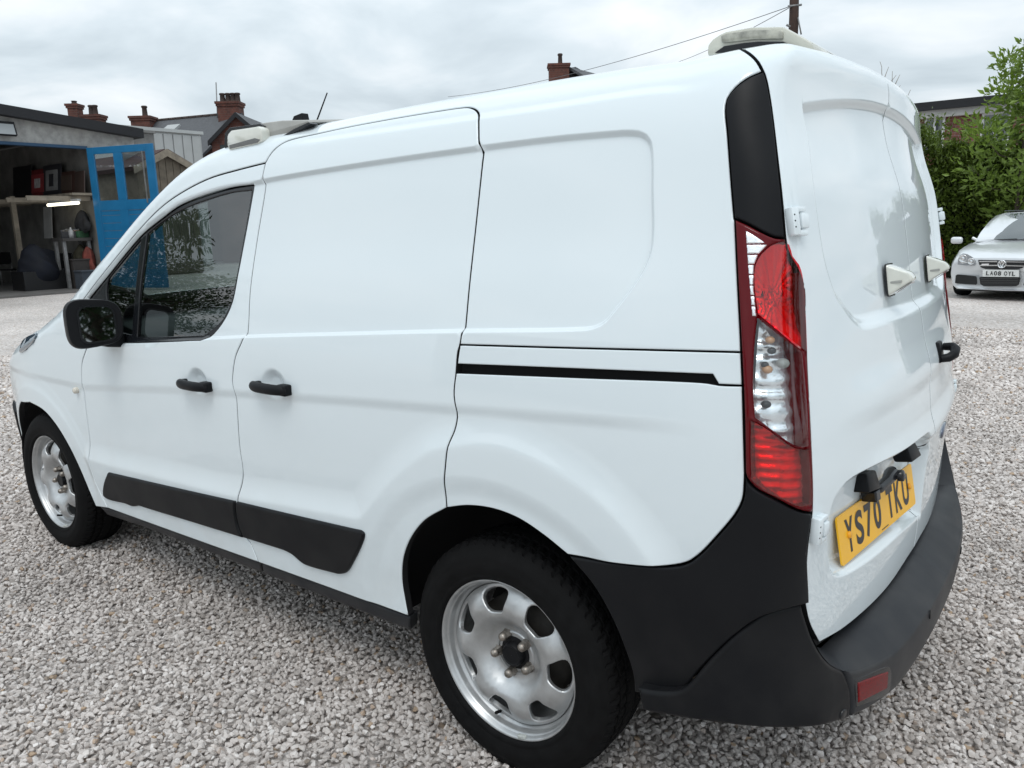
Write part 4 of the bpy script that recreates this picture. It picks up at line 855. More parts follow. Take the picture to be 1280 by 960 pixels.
podprism([(902, 53.5), (900.5, 44.5), (908, 41.5), (940, 37.3), (974, 36.7), (978.5, 39), (978.5, 48.5), (945, 49)], -.4565, (0, .02, 0), .003).build('beacon_lens', mat('beacon_window', (.36, .355, .30), .10, coat=1., noise=(30., .6, 6)), rp2, smooth=30)
podprism([(893, 66), (905, 57.5), (930, 53.5), (948, 51.8), (979, 51.8), (994, 58), (1000, 66)], -.4562, (0, .02, 0), .001).build('gasket', GLOSSBLACK, rp2)
a0, a1 = on(np.array([396., 151.]), 1, -.40), on(np.array([409., 116.]), 1, -.40); MB().tube([a0-(a1-a0)*.55, a1], [.0032, .0022], 8).build('aerial', PLASTIC, VAN)
fin = on(np.array([[365., 150.], [367., 145.], [377., 141.], [379., 150.], [382., 156.], [366., 156.]]), 1, -.40); MB().prism(fin, (0, .03, 0), .002).build('aerial_base', PLASTIC, VAN)
# ------------------------------------------------------------------ cab
TRIM = mat('cab_trim', (.030, .033, .034), .55, noise=(6., .2)); SEATM = mat('seat_cloth', (.035, .036, .040), .9, noise=(40., .3))
MB().prism([(-2.36, -.78, 1.075), (-2.05, -.78, 1.085), (-1.86, -.78, 1.05), (-1.78, -.78, .98), (-1.80, -.78, .80), (-1.95, -.78, .55), (-2.36, -.78, .55)], (0, 1.56, 0), .02).build('dashboard', TRIM, VAN, smooth=40)
mb = MB(); SM = Matrix.Translation((-1.66, .38, 1.02)) @ Matrix.Rotation(R_(62), 4, 'Y')
mb.tube([SM @ Vector((.185*math.cos(t), .185*math.sin(t), 0)) for t in np.linspace(0, 2*math.pi, 41)], .016, 10, caps=False); mb.box(SM @ Vector((0, 0, -.02)), (.05, .14, .12), Matrix.Rotation(R_(62), 3, 'Y'), .02)
mb.tube([SM @ Vector((0, -.18, 0)), SM @ Vector((0, .18, 0))], .014, 8); mb.build('steering_wheel', TRIM, VAN, smooth=40)
for y in (-.40, .40):
    mb = MB(); mb.box((-1.32, y, .62), (.50, .50, .16), None, .05, 3); mb.box((-1.02, y, .98), (.14, .48, .66), Matrix.Rotation(R_(12), 3, 'Y'), .05, 3); mb.box((-.97, y, 1.38), (.10, .26, .18), Matrix.Rotation(R_(8), 3, 'Y'), .04, 3); mb.build('seat', SEATM, VAN, smooth=40)
MB().prism([(-.90, y, z) for y, z in ((-.80, .36), (-.80, 1.1), (-.72, 1.55), (-.60, 1.66), (.60, 1.66), (.72, 1.55), (.80, 1.1), (.80, .36))], (.02, 0, 0)).build('bulkhead', TRIM, VAN)

# ------------------------------------------------------------------ ground and gravel
def gravel_material(name, inst):
    m = bpy.data.materials.new(name); m.use_nodes = True; N = m.node_tree.nodes; L = m.node_tree.links; p = N['Principled BSDF']; p.inputs['Roughness'].default_value = .82; p.inputs['Specular IOR Level'].default_value = .3
    t = N.new('ShaderNodeTexCoord'); rp = N.new('ShaderNodeValToRGB'); E = rp.color_ramp; E.interpolation = 'LINEAR'
    cols = [(0., (.36, .325, .30)), (.06, (.48, .437, .408)), (.34, (.59, .54, .508)), (.66, (.65, .60, .568)), (.86, (.71, .66, .628)), (.945, (.82, .775, .745)), (.962, (.50, .40, .335)), (.985, (.46, .34, .235)), (1., (.29, .26, .24))]
    E.elements[0].position = 0; E.elements[0].color = (*cols[0][1], 1); E.elements[1].position = 1; E.elements[1].color = (*cols[-1][1], 1)
    for a, c in cols[1:-1]: e = E.elements.new(a); e.color = (*c, 1)
    n2 = N.new('ShaderNodeTexNoise'); n2.inputs['Detail'].default_value = 5; mxr = N.new('ShaderNodeMapRange'); mxr.inputs[1].default_value = .3; mxr.inputs[2].default_value = .7; mxr.inputs[3].default_value = .8; mxr.inputs[4].default_value = 1.18
    h = N.new('ShaderNodeHueSaturation'); L.new(rp.outputs[0], h.inputs['Color']); L.new(n2.outputs[0], mxr.inputs[0]); L.new(mxr.outputs[0], h.inputs['Value'])
    b = N.new('ShaderNodeBump')
    if inst:
        oi = N.new('ShaderNodeObjectInfo'); L.new(oi.outputs['Random'], rp.inputs[0]); n2.inputs['Scale'].default_value = 60.; L.new(t.outputs['Object'], n2.inputs['Vector'])
        n3 = N.new('ShaderNodeTexNoise'); n3.inputs['Scale'].default_value = 160.; L.new(t.outputs['Object'], n3.inputs['Vector']); L.new(n3.outputs[0], b.inputs['Height']); b.inputs['Strength'].default_value = .35; b.inputs['Distance'].default_value = .003
        n4 = N.new('ShaderNodeTexNoise'); n4.inputs['Scale'].default_value = 1.1; n4.inputs['Detail'].default_value = 4; L.new(oi.outputs['Location'], n4.inputs['Vector']); m4 = N.new('ShaderNodeMapRange'); L.new(n4.outputs[0], m4.inputs[0]); m4.inputs[1].default_value = .32; m4.inputs[2].default_value = .68; m4.inputs[3].default_value = .82; m4.inputs[4].default_value = 1.08
        mu4 = N.new('ShaderNodeMixRGB'); mu4.blend_type = 'MULTIPLY'; mu4.inputs[0].default_value = 1.; L.new(h.outputs[0], mu4.inputs[1]); L.new(m4.outputs[0], mu4.inputs[2]); L.new(mu4.outputs[0], p.inputs['Base Color'])
    else:
        v = N.new('ShaderNodeTexVoronoi'); v.inputs['Scale'].default_value = 42.; L.new(t.outputs['Object'], v.inputs['Vector']); sx = N.new('ShaderNodeSeparateColor'); L.new(v.outputs['Color'], sx.inputs[0]); L.new(sx.outputs[0], rp.inputs[0])
        n2.inputs['Scale'].default_value = .55; L.new(t.outputs['Object'], n2.inputs['Vector'])
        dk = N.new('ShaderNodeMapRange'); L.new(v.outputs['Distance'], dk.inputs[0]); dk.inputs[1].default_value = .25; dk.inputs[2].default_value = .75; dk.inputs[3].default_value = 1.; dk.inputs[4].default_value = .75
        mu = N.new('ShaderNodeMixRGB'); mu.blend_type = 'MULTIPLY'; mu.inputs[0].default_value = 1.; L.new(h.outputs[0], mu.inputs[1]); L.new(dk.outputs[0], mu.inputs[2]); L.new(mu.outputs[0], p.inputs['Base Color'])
        iv = N.new('ShaderNodeMath'); iv.operation = 'SUBTRACT'; iv.inputs[0].default_value = 1.; L.new(v.outputs['Distance'], iv.inputs[1]); L.new(iv.outputs[0], b.inputs['Height']); b.inputs['Strength'].default_value = .9; b.inputs['Distance'].default_value = .012
    L.new(b.outputs[0], p.inputs['Normal']); return m
GB = gravel_material('gravel_ground', False); GS = gravel_material('gravel_stone', True)
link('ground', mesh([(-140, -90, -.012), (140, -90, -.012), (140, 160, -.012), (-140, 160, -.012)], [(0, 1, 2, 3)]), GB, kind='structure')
stones = bpy.data.collections.new('stone_shapes')
for k in range(14):
    bm = bmesh.new(); sc = np.array([1., RNG.uniform(.66, .92), RNG.uniform(.48, .72)])
    for i in range(13):
        v = RNG.normal(size=3); v /= np.linalg.norm(v); v = np.sign(v)*np.abs(v)**.75; v /= max(1e-6, np.linalg.norm(v))**.55; bm.verts.new(v*sc*RNG.uniform(.88, 1.08)*.5)
    r = bmesh.ops.convex_hull(bm, input=bm.verts[:]); bmesh.ops.delete(bm, geom=[v for v in bm.verts if not v.link_faces], context='VERTS')
    bmesh.ops.bevel(bm, geom=bm.edges[:], offset=.035, segments=1, affect='EDGES', profile=.5)
    me = bpy.data.meshes.new('stone'); bm.to_mesh(me); bm.free(); me.materials.append(GS); stones.objects.link(bpy.data.objects.new('stone_shape', me))
def scatter(sp, lo, hi, keep):
    nx = int((hi[0]-lo[0])/sp); ny = int((hi[1]-lo[1])/(sp*.866)); I, J = np.meshgrid(np.arange(nx), np.arange(ny), indexing='ij'); p = np.stack([lo[0]+(I+.5*(J % 2))*sp, lo[1]+J*sp*.866], -1).reshape(-1, 2); p = p+RNG.normal(size=p.shape)*sp*.28
    return p[keep(p)]
d_cam = lambda p: np.hypot(p[:, 0]-CAM[0], p[:, 1]-CAM[1])
def seen(p, m):
    v = np.concatenate([p, np.zeros((len(p), 1))], 1)-CAM; z = v@cf; a = np.abs(v@cr)/np.maximum(z, .05); return (z > .3) & (a < .66+m)
under = lambda p: (np.abs(p[:, 1]) < .45) & (p[:, 0] > -3.1) & (p[:, 0] < .25)
near = scatter(.0180, (-4.6, -2.4), (3.4, 3.2), lambda p: (d_cam(p) < 4.4) & seen(p, .35) & ~under(p))
near2 = scatter(.034, (-4.6, -2.4), (3.4, 3.2), lambda p: (d_cam(p) < 4.4) & seen(p, .35) & ~under(p))
mid_ = scatter(.025, (-9.5, -3.5), (5., 9.), lambda p: (d_cam(p) >= 4.4) & (d_cam(p) < 7.4) & seen(p, .25) & ~under(p))
far_ = scatter(.042, (-13., -3.5), (6., 13.), lambda p: (d_cam(p) >= 7.4) & (d_cam(p) < 11.5) & seen(p, .2))
pts = []; scl = []
for arr, s0, s1, z in ((near, .017, .032, .001), (near2, .014, .027, .011), (mid_, .023, .039, .002), (far_, .034, .056, .002)):
    pts.append(np.concatenate([arr, (z+RNG.uniform(-.004, .004, len(arr)))[:, None]], 1)); scl.append(RNG.uniform(s0, s1, len(arr)))
pts = np.concatenate(pts); scl = np.concatenate(scl)
und = 0.010*np.sin(pts[:, 0]*2.1+pts[:, 1]*1.3)*np.sin(pts[:, 1]*2.7-pts[:, 0]*.8); pts[:, 2] += und*.5
gm_ = bpy.data.meshes.new('gravel'); gm_.vertices.add(len(pts)); gm_.vertices.foreach_set('co', pts.astype(np.float32).ravel()); at = gm_.attributes.new('size', 'FLOAT', 'POINT'); at.data.foreach_set('value', scl.astype(np.float32)); gm_.update()
gr = link('gravel', gm_, GS, kind='stuff', label='loose pale grey limestone chippings spread over the yard', cat='gravel')
ng = bpy.data.node_groups.new('gravel_scatter', 'GeometryNodeTree'); ng.interface.new_socket('Geometry', in_out='INPUT', socket_type='NodeSocketGeometry'); ng.interface.new_socket('Geometry', in_out='OUTPUT', socket_type='NodeSocketGeometry')
gi = ng.nodes.new('NodeGroupInput'); go = ng.nodes.new('NodeGroupOutput'); ip = ng.nodes.new('GeometryNodeInstanceOnPoints'); ci = ng.nodes.new('GeometryNodeCollectionInfo'); ci.inputs['Collection'].default_value = stones; ci.inputs['Separate Children'].default_value = True; ci.inputs['Reset Children'].default_value = True
rv = ng.nodes.new('FunctionNodeRandomValue'); rv.data_type = 'FLOAT_VECTOR'; rv.inputs[0].default_value = (-.42, -.42, 0); rv.inputs[1].default_value = (.42, .42, 6.283)
na = ng.nodes.new('GeometryNodeInputNamedAttribute'); na.data_type = 'FLOAT'; na.inputs[0].default_value = 'size'
ip.inputs['Pick Instance'].default_value = True
ng.links.new(gi.outputs[0], ip.inputs['Points']); ng.links.new(ci.outputs[0], ip.inputs['Instance']); ng.links.new(rv.outputs[0], ip.inputs['Rotation']); ng.links.new(na.outputs[0], ip.inputs['Scale']); ng.links.new(ip.outputs[0], go.inputs[0])
gr.modifiers.new('scatter', 'NODES').node_group = ng
print('gravel stones', len(pts))

# ------------------------------------------------------------------ foliage
def leaves(C, Nn, size, up=.4, aspect=.42, jit=.5):
    """diamond leaves with a folded midrib: C centres, Nn outward directions"""
    n = len(C); d = Nn+RNG.normal(size=(n, 3))*jit; d[:, 2] += up; d /= np.linalg.norm(d, axis=1, keepdims=True)
    s = np.cross(d, RNG.normal(size=(n, 3))); s /= np.linalg.norm(s, axis=1, keepdims=True); f = np.cross(d, s)
    L = (size*RNG.uniform(.65, 1.25, n))[:, None]; b = C; t = C+d*L-f*L*.12; m = C+d*L*.45
    l = m+s*L*aspect*.5+f*L*.10; r = m-s*L*aspect*.5+f*L*.10
    V = np.stack([b, l, t, r, m], 1).reshape(-1, 3); i = np.arange(n)[:, None]*5
    T = np.concatenate([i+[0, 4, 1], i+[1, 4, 2], i+[0, 3, 4], i+[3, 2, 4]]); return V, T
def leaf_mat(name, col, var=.35, rough=.42):
    m = mat(name, col, rough, spec=.45); N = m.node_tree.nodes; L = m.node_tree.links; p = N['Principled BSDF']
    g = N.new('ShaderNodeNewGeometry'); r = N.new('ShaderNodeMapRange'); L.new(g.outputs['Random Per Island'], r.inputs[0]); r.inputs[3].default_value = 1-var; r.inputs[4].default_value = 1+var*1.3
    h = N.new('ShaderNodeHueSaturation'); h.inputs['Color'].default_value = (*col, 1); L.new(r.outputs[0], h.inputs['Value']); L.new(h.outputs[0], p.inputs['Base Color'])
    tr = N.new('ShaderNodeBsdfTranslucent'); tr.inputs[0].default_value = (col[0]*1.6, col[1]*1.7, col[2]*.8, 1); mx_ = N.new('ShaderNodeMixShader'); mx_.inputs[0].default_value = .25
    L.new(p.outputs[0], mx_.inputs[1]); L.new(tr.outputs[0], mx_.inputs[2]); L.new(mx_.outputs[0], N['Material Output'].inputs[0]); return m
LEAF_H = leaf_mat('laurel_leaf', (.085, .125, .024), .65, .36); LEAF_T = leaf_mat('tree_leaf', (.15, .22, .045), .4); LEAF_D = leaf_mat('dark_leaf', (.022, .045, .014), .4); BARK = mat('bark', (.075, .06, .045), .9, noise=(12., .4), bump=(30., .6, .02))
def lump(p, k=1.): return .55*np.sin(p[:, 0]*1.7*k+1.3)*np.sin(p[:, 2]*2.1*k+.4)+.35*np.sin(p[:, 0]*4.3*k+p[:, 2]*3.1*k)+.3*np.sin(p[:, 2]*5.7*k-p[:, 0]*2.2*k+2.)
def hedge(name, x0, x1, y0, y1, h, n, label, seed, lm=LEAF_H, size=.115):
    root = thing(name, label, 'hedge', ((x0+x1)/2, (y0+y1)/2, 0))
    off = np.array([(x0+x1)/2, (y0+y1)/2, 0]); x = RNG.uniform(x0, x1, n); z = RNG.uniform(.05, 1., n)**.85*h; top = RNG.random(n) < .22
    y = y0+RNG.exponential(.16, n); d = np.stack([0*x, -np.ones(n), 0*x+.15], -1)
    z[top] = h-RNG.exponential(.14, top.sum()); y[top] = RNG.uniform(y0, y1, top.sum()); d[top] = (0, -.3, 1.)
    C = np.stack([x, y, z], -1); C[:, 1] -= .28*lump(C)*(~top); C[:, 2] += np.where(top | (z > h*.8), .20*np.sin(x*1.9+.6)+.16*np.sin(x*4.7+2)+.10*np.sin(x*9.1), 0)
    # upright young shoots
    ns = n//46; sx = RNG.uniform(x0, x1, ns); sz = RNG.uniform(.5, 1.02, ns)*h; sy = y0+RNG.uniform(-.25, .4, ns); sh = np.repeat(np.stack([sx, sy, sz], -1), 9, 0); t = np.tile(np.linspace(0, 1, 9), ns); sh[:, 2] += t*.5; sh[:, :2] += RNG.normal(size=(len(sh), 2))*.03; sh[:, 2] += .30*np.sin(sh[:, 0]*1.9+.6)*(sh[:, 2] > h*.8)
    C = np.concatenate([C, sh]); d = np.concatenate([d, RNG.normal(size=(len(sh), 3))*.6+[0, -.3, .5]])
    V, T = leaves(C-off, d, size); link('foliage', fast_mesh(V, T), lm, root)
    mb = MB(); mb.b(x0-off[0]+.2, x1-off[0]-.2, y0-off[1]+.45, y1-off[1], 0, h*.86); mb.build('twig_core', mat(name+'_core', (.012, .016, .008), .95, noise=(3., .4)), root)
    return root
def tree(name, loc, h, r, n, label, lm, cat='tree', group=None, leaf=.16, trunk=.13, base=.32, nb=16, spread=1.):
    root = thing(name, label, cat, loc, 0, group); mb = MB(); rr = random.Random(int(abs(loc[0]*37+loc[1]*11+h*5)))
    top = Vector((rr.uniform(-.2, .2), rr.uniform(-.2, .2), h*.86)); mb.tube([(0, 0, -.05), (top.x*.3, top.y*.3, h*.35), (top.x*.7, top.y*.7, h*.65), top], [trunk, trunk*.75, trunk*.45, trunk*.12], 8); C = []; Dn = []
    for k in range(nb):
        t = base+(1-base)*(k+.5)/nb; z0 = h*t*.86; a = k*2.4+rr.uniform(-.4, .4); L = r*spread*(1.15-abs(t-.5)*1.1)*rr.uniform(.7, 1.12); p0 = Vector((top.x*t, top.y*t, z0)); p2 = p0+Vector((math.cos(a)*L, math.sin(a)*L, h*.16*rr.uniform(.4, 1.3))); p1 = (p0+p2)/2+Vector((0, 0, -.04*h))
        mb.tube([p0, p1, p2], [trunk*.38, trunk*.22, trunk*.05], 6)
        m = max(20, n//nb)
        for q in range(5):
            u = .35+.65*q/4; c = p0*(1-u)**2+p1*2*u*(1-u)+p2*u*u; w = L*.30*(1.1-.4*u)+.12; cc = RNG.normal(size=(m//5, 3))*w*[.55, .55, .42]; C.append(cc+np.array(c)); Dn.append(cc/(np.linalg.norm(cc, axis=1, keepdims=True)+1e-6))
    mb.build('trunk', BARK, root); V, T = leaves(np.concatenate(C), np.concatenate(Dn), leaf); link('crown', fast_mesh(V, T), lm, root)
    return root
hedge('laurel_hedge', -7., 7., 17.7, 19.6, 2.95, 84000, 'tall dense green laurel hedge behind the silver car', 3)
tp = on(np.array([1284., 120.]), 1, 17.3); tree('young_tree', (tp[0], 17.3, 0), 4.9, .95, 4300, 'loose leafy young tree rising above the laurel hedge', LEAF_T, leaf=.16, trunk=.05, base=.22, nb=16)
# bare shoots seen over the van roof
root = thing('bare_shrub', 'leafless shrub twigs showing above the van rear roof', 'shrub', tuple(on(np.array([1112., 300.]), 1, 9.)[:2])+(0,)); o0 = np.array(root.location)
mb = MB()
for ln in ([(1102, 130), (1103, 100), (1101, 76)], [(1103, 108), (1109, 84)], [(1109, 140), (1116, 110), (1115, 88)], [(1116, 108), (1124, 96)], [(1118, 130), (1126, 106)], [(1128, 140), (1138, 110)], [(1104, 120), (1112, 104), (1119, 94)]):
    P = on(spline(np.array(ln, float), step=12.), 1, 9.)-o0; P = P+RNG.normal(size=P.shape)*.012; mb.tube(P, list(np.linspace(.007, .003, len(P))), 5)
for k, px in enumerate((1102, 1109, 1118, 1128)): P = on(np.array([(px, 131.), (1112., 380.)]), 1, 9.)-o0; P[1] = (.25*math.cos(k*1.9), .25*math.sin(k*1.9), 0); mb.tube([P[0], P[0]*.45+P[1]*.55+np.array([.12*math.sin(k*2.3), .15*math.cos(k*3.1), 0]), P[1]], [.008, .012, .018], 5)
mb.build('stem', mat('pale_twig', (.30, .28, .25), .9), root)
# trees round the yard behind the photographer (mirrored in the paint and glass)
for i, (x, y, h, r) in enumerate(((15.5, 2.5, 8.0, 2.2), (17., 7., 9.4, 2.4), (15., -2.6, 7.0, 2.0), (-21.0, -11.0, 6.6, 2.3), (-30., -14.0, 9.5, 3.0))):
    tree('yard_tree', (x, y, 0), h, r, 11000, ('broad dark green tree at the yard edge behind the van', 'tallest dark green tree at the yard edge behind the van', 'low dark green tree at the yard edge behind the van', 'narrow dark green tree beside the van flank', 'broad dark green tree beside the garage block')[i], LEAF_D, group='trees at the yard edge', leaf=.17, trunk=.16, base=.14, nb=22)

# ------------------------------------------------------------------ silver hatchback by the hedge
GX, GY, GW = -.293, 12.90, -.141
CAR = thing('parked_hatchback', 'silver hatchback parked facing the van in front of the hedge', 'car', (GX, GY, 0), GW)
ge = np.array([math.cos(GW), math.sin(GW), 0]); gn = np.array([-math.sin(GW), math.cos(GW), 0]); G0 = np.array([GX, GY, 0])
def gl(px, v=0.):                                  # pixel -> car-local (x, y=v, z)
    d = ray(np.array(px, float)); t = (v-(CAM-G0)@gn)/(d@gn); P = CAM+d*t-G0; return np.array([P@ge, v, P[2]])
SILVER = mat('silver_paint', (.68, .70, .72), .30, metal=.3, coat=1., coat_rough=.03, noise=(2., .03)); CGLASS = mat('car_glass', (.045, .055, .058), .04, coat=1., spec=.9); DARKT = mat('car_black', (.010, .010, .011), .5); CHR = mat('car_chrome', (.72, .73, .74), .14, metal=1.)
def loft(secs, name, m, parent, close=True, smooth=40):
    """secs: list of (y, [(x, z) ... from centre bottom round the +x side to centre top]); mirrored in x"""
    V = []; Fq = []; k = len(secs[0][1])
    for y, pr in secs:
        yy = y if callable(y) else (lambda x, y=y: y)
        ring_ = [(x, yy(x), z) for x, z in pr]+[(-x, yy(x), z) for x, z in pr[::-1][1:-1]]; V += ring_
    m_ = 2*k-2
    for i in range(len(secs)-1):
        for j in range(m_): Fq.append((i*m_+j, i*m_+(j+1) % m_, (i+1)*m_+(j+1) % m_, (i+1)*m_+j))
    Fq.append(tuple(range(m_))[::-1]); Fq.append(tuple((len(secs)-1)*m_+j for j in range(m_)))
    me = mesh(V, Fq, True, name); bm = bmesh.new(); bm.from_mesh(me); bmesh.ops.recalc_face_normals(bm, faces=bm.faces[:]); bm.to_mesh(me); bm.free(); me.set_sharp_from_angle(angle=R_(smooth)); return link(name, me, m, parent)
def sec(w0, w1, w2, zb, zm, zs, zt): return [(0, zb), (w0*.9, zb), (w0, zb+.05), (w1, zm), (w1*.995, (zm+zs)/2), (w2, zs), (w2*.85, zs+(zt-zs)*.55), (w2*.5, zt-.006), (0, zt)]
cv = lambda y0, k: (lambda x: y0+k*abs(x)**2.6)
loft([(cv(.02, .33), sec(.60, .64, .60, .19, .33, .44, .50)), (cv(-.02, .32), sec(.70, .76, .72, .17, .36, .58, .63)), (cv(.00, .30), sec(.74, .80, .74, .16, .40, .66, .70)), (cv(.10, .25), sec(.78, .83, .74, .16, .45, .72, .755)), (.45, sec(.80, .865, .78, .16, .5, .80, .845)), (.85, sec(.80, .875, .80, .16, .55, .86, .925)), (1.15, sec(.80, .875, .81, .16, .58, .90, .965)), (1.6, sec(.80, .878, .82, .17, .6, .92, .96)), (2.6, sec(.80, .88, .83, .18, .6, .94, .97)), (3.6, sec(.80, .875, .80, .20, .62, .95, .98)), (4.1, sec(.76, .83, .72, .24, .62, .90, .95)), (4.2, sec(.70, .78, .66, .30, .60, .84, .88))], 'body', SILVER, CAR)
def gsec(w0, w1, z0, z1): return [(0, z0), (w0, z0), (w0*.72+w1*.28, z0+(z1-z0)*.35), (w0*.3+w1*.7, z0+(z1-z0)*.72), (w1, z0+(z1-z0)*.90), (w1*.82, z1-.012), (w1*.4, z1), (0, z1+.003)]
loft([(1.02, gsec(.70, .69, .93, .945)), (1.25, gsec(.73, .69, .93, 1.10)), (1.60, gsec(.75, .66, .93, 1.305)), (1.90, gsec(.755, .63, .93, 1.425)), (2.3, gsec(.76, .62, .93, 1.462)), (2.9, gsec(.755, .61, .93, 1.455)), (3.5, gsec(.74, .59, .93, 1.41)), (4.0, gsec(.70, .55, .90, 1.15)), (4.12, gsec(.68, .55, .88, .95))], 'cabin', SILVER, CAR, smooth=60)
# glass sheets on the cabin
def quad(name, pts, m, parent, th=.006): return MB().prism(pts, tuple(np.array([0, -.2, .98])*th) if name == 'windscreen' else (0, 0, th), 0).build(name, m, parent)
V = []; nu, nv = 15, 9
for j in range(nv):
    t = j/(nv-1); y = 1.03+.80*t; zc_ = .955+(1.40-.955)*(t**.93); wv = .655*(1-t)+.575*t
    for i in range(nu): x = wv*(2*i/(nu-1)-1); V.append((x, y+.16*(abs(x)/.66)**2.2-.035, zc_-.018*(abs(x)/.66)**2+.016))
link('windscreen', mesh(V, [(j*nu+i, j*nu+i+1, (j+1)*nu+i+1, (j+1)*nu+i) for j in range(nv-1) for i in range(nu-1)], True), CGLASS, CAR)
for s in (-1, 1):
    MB().prism([(s*.725, 1.42, .985), (s*.66, 1.86, 1.33), (s*.645, 2.6, 1.36), (s*.65, 3.3, 1.31), (s*.735, 3.5, .99)], (s*.012, 0, 0)).build('side_window', CGLASS, CAR)
MB().prism([(-.52, 1.98, 1.452), (.52, 1.98, 1.452), (.52, 2.8, 1.466), (-.52, 2.8, 1.466)], (0, 0, .014), .004).build('sunroof', CGLASS, CAR)
# nose details, laid out from the photograph on the bumper plane and mirrored about the badge
def nose(px, off=0.): x, _, z = gl(px); return (x, .30*abs(x)**2.6-.022+off, z)
def nose_poly(name, px, m, th=.02, off=0., both=True, bev=0., parent=CAR):
    out = []
    for s in ((1, -1) if both else (1,)):
        P = [nose(p, off) for p in px]; P = [(s*x, y, z) for x, y, z in P]; out.append(MB().prism(P, (0, -th, 0), bev).build(name, m, parent))
    return out
cx_ = gl((1253.2, 331))[0]
def zl(a): return [(1150+x/7.385, 250+y/7.385) for x, y in a]
LAMPG = mat('headlamp_clear', (.30, .32, .34), .10, coat=1., metal=.3)
hls = nose_poly('headlight', zl([(330, 598), (336, 545), (352, 512), (385, 496), (430, 502), (480, 530), (512, 562), (518, 592), (500, 606), (420, 607)]), LAMPG, .03, .035)
for s, H_ in zip((1, -1), hls):
    for c, r in (((386, 542), .066), ((468, 568), .055)):
        x, y, z = nose(zl([c])[0]); M = Matrix.Translation((s*x, y+.008, z)) @ Matrix.Rotation(R_(90), 4, 'X'); MB().lathe([(r, .0), (r*1.02, .012), (r*.86, .016), (r*.62, -.006), (r*.3, .006), (.001, .010)], 24, M).build('lamp_bowl', CHR, H_)
grille = nose_poly('grille', zl([(538, 553), (548, 596), (562, 620), (600, 634), (762, 640), (762, 556)]), DARKT, .012, .005)
for (y0, y1) in ((563, 572), (598, 608)): nose_poly('grille_bar', zl([(552, y1), (552, y0), (720, y0), (720, y1)]), CHR, .012, -.006)
nose_poly('bumper_vent', zl([(306, 770), (312, 700), (330, 690), (512, 702), (524, 716), (528, 770), (515, 782), (330, 774)]), DARKT, .012, .012)
nose_poly('bumper_vent', zl([(560, 776), (550, 720), (560, 708), (918, 708), (930, 722), (915, 780), (890, 795), (590, 795)]), DARKT, .012, .004, both=False)
for yy in (722, 742, 762): nose_poly('vent_slat', zl([(566, yy+6), (566, yy), (905, yy), (905, yy+6)]), mat('slat%d' % yy, (.05, .05, .052), .4), .01, -.004, both=False)
gpl = nose_poly('number_plate', zl([(584, 706), (584, 641), (918, 645), (918, 710)]), WHITEINK, .012, -.012, both=False)[0]
c0 = nose(zl([(751, 676)])[0]); lettering('LA08 OYL', .070, .046, .0115, .016, gpl, Matrix.Translation((c0[0], -.024-.0226, c0[2])) @ Matrix.Rotation(R_(90), 4, 'X'))
bx, by, bz = nose(zl([(762, 592)])[0]); BM_ = Matrix.Translation((bx, by-.012, bz)) @ Matrix.Rotation(R_(90), 4, 'X')
bg_ = MB().lathe([(.066, -.01), (.066, .010), (.060, .016), (.055, .012), (.001, .012)], 32, BM_).build('emblem', CHR, CAR)
for nm, st in (('emblem_v', [(-.024, .044), (0, .004), (.024, .044)]), ('emblem_w', [(-.043, .018), (-.020, -.042), (0, -.006), (.020, -.042), (.043, .018)])):
    MB().tube([BM_ @ Vector((x, y, .0145)) for x, y in st], .0058, 6).build(nm, DARKT, bg_)
MB().lathe([(.062, .0125), (.062, .017), (.056, .017), (.056, .0125)], 32, BM_).build('emblem_ring', CHR, bg_)
nose_poly('model_mark', zl([(570, 600), (574, 588), (642, 586), (640, 600)]), mat('mark_white', (.7, .68, .68), .3), .006, -.012, both=False)
for s in (-1, 1):
    m0 = gl(zl([(340, 372)])[0], 1.35); MB().box((s*abs(m0[0]), 1.35, m0[2]), (.20, .10, .125), None, .045, 4).tube([(s*.84, 1.36, .99), (s*.76, 1.36, .95)], .025, 8).build('door_mirror', SILVER, CAR, smooth=50)
    for y in (.86, 3.42):
        w = MB().lathe([(.19, -.10), (.305, -.10), (.318, -.08), (.318, .08), (.305, .10), (.20, .105)], 48, Matrix.Translation((s*.775, y, .312)) @ Matrix.Rotation(R_(90), 4, 'Y')).build('wheel', RUBBER, CAR)
        MB().lathe([(.205, .02), (.205, .09*1), (.19, .095), (.03, .06), (.001, .06)], 32, Matrix.Translation((s*.775, y, .312)) @ Matrix.Rotation(R_(90*s), 4, 'Y')).build('rim', CHR, w)
MB().b(-.74, .74, .3, 4.0, .12, .26).build('underside', DARKT, CAR)
for s in (-1, 1): MB().prism([(s*.60, 1.02, .962), (s*.05, .99, .970), (s*.05, 1.0, .985)], (0, .01, 0)).build('wiper', DARKT, CAR)

# ------------------------------------------------------------------ workshop on the far side of the yard
XG = -20.7
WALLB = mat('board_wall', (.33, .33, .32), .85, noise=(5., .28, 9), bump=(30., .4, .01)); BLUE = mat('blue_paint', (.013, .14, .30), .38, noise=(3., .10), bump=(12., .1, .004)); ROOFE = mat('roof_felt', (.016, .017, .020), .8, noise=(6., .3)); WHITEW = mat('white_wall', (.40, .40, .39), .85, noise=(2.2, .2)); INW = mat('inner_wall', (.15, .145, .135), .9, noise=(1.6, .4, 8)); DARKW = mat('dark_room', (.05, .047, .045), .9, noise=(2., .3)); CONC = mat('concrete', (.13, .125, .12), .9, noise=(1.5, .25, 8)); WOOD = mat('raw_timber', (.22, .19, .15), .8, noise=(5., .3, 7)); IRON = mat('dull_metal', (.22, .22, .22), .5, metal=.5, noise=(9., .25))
q = lambda px, X=XG: on(np.array(px, float), 0, X)
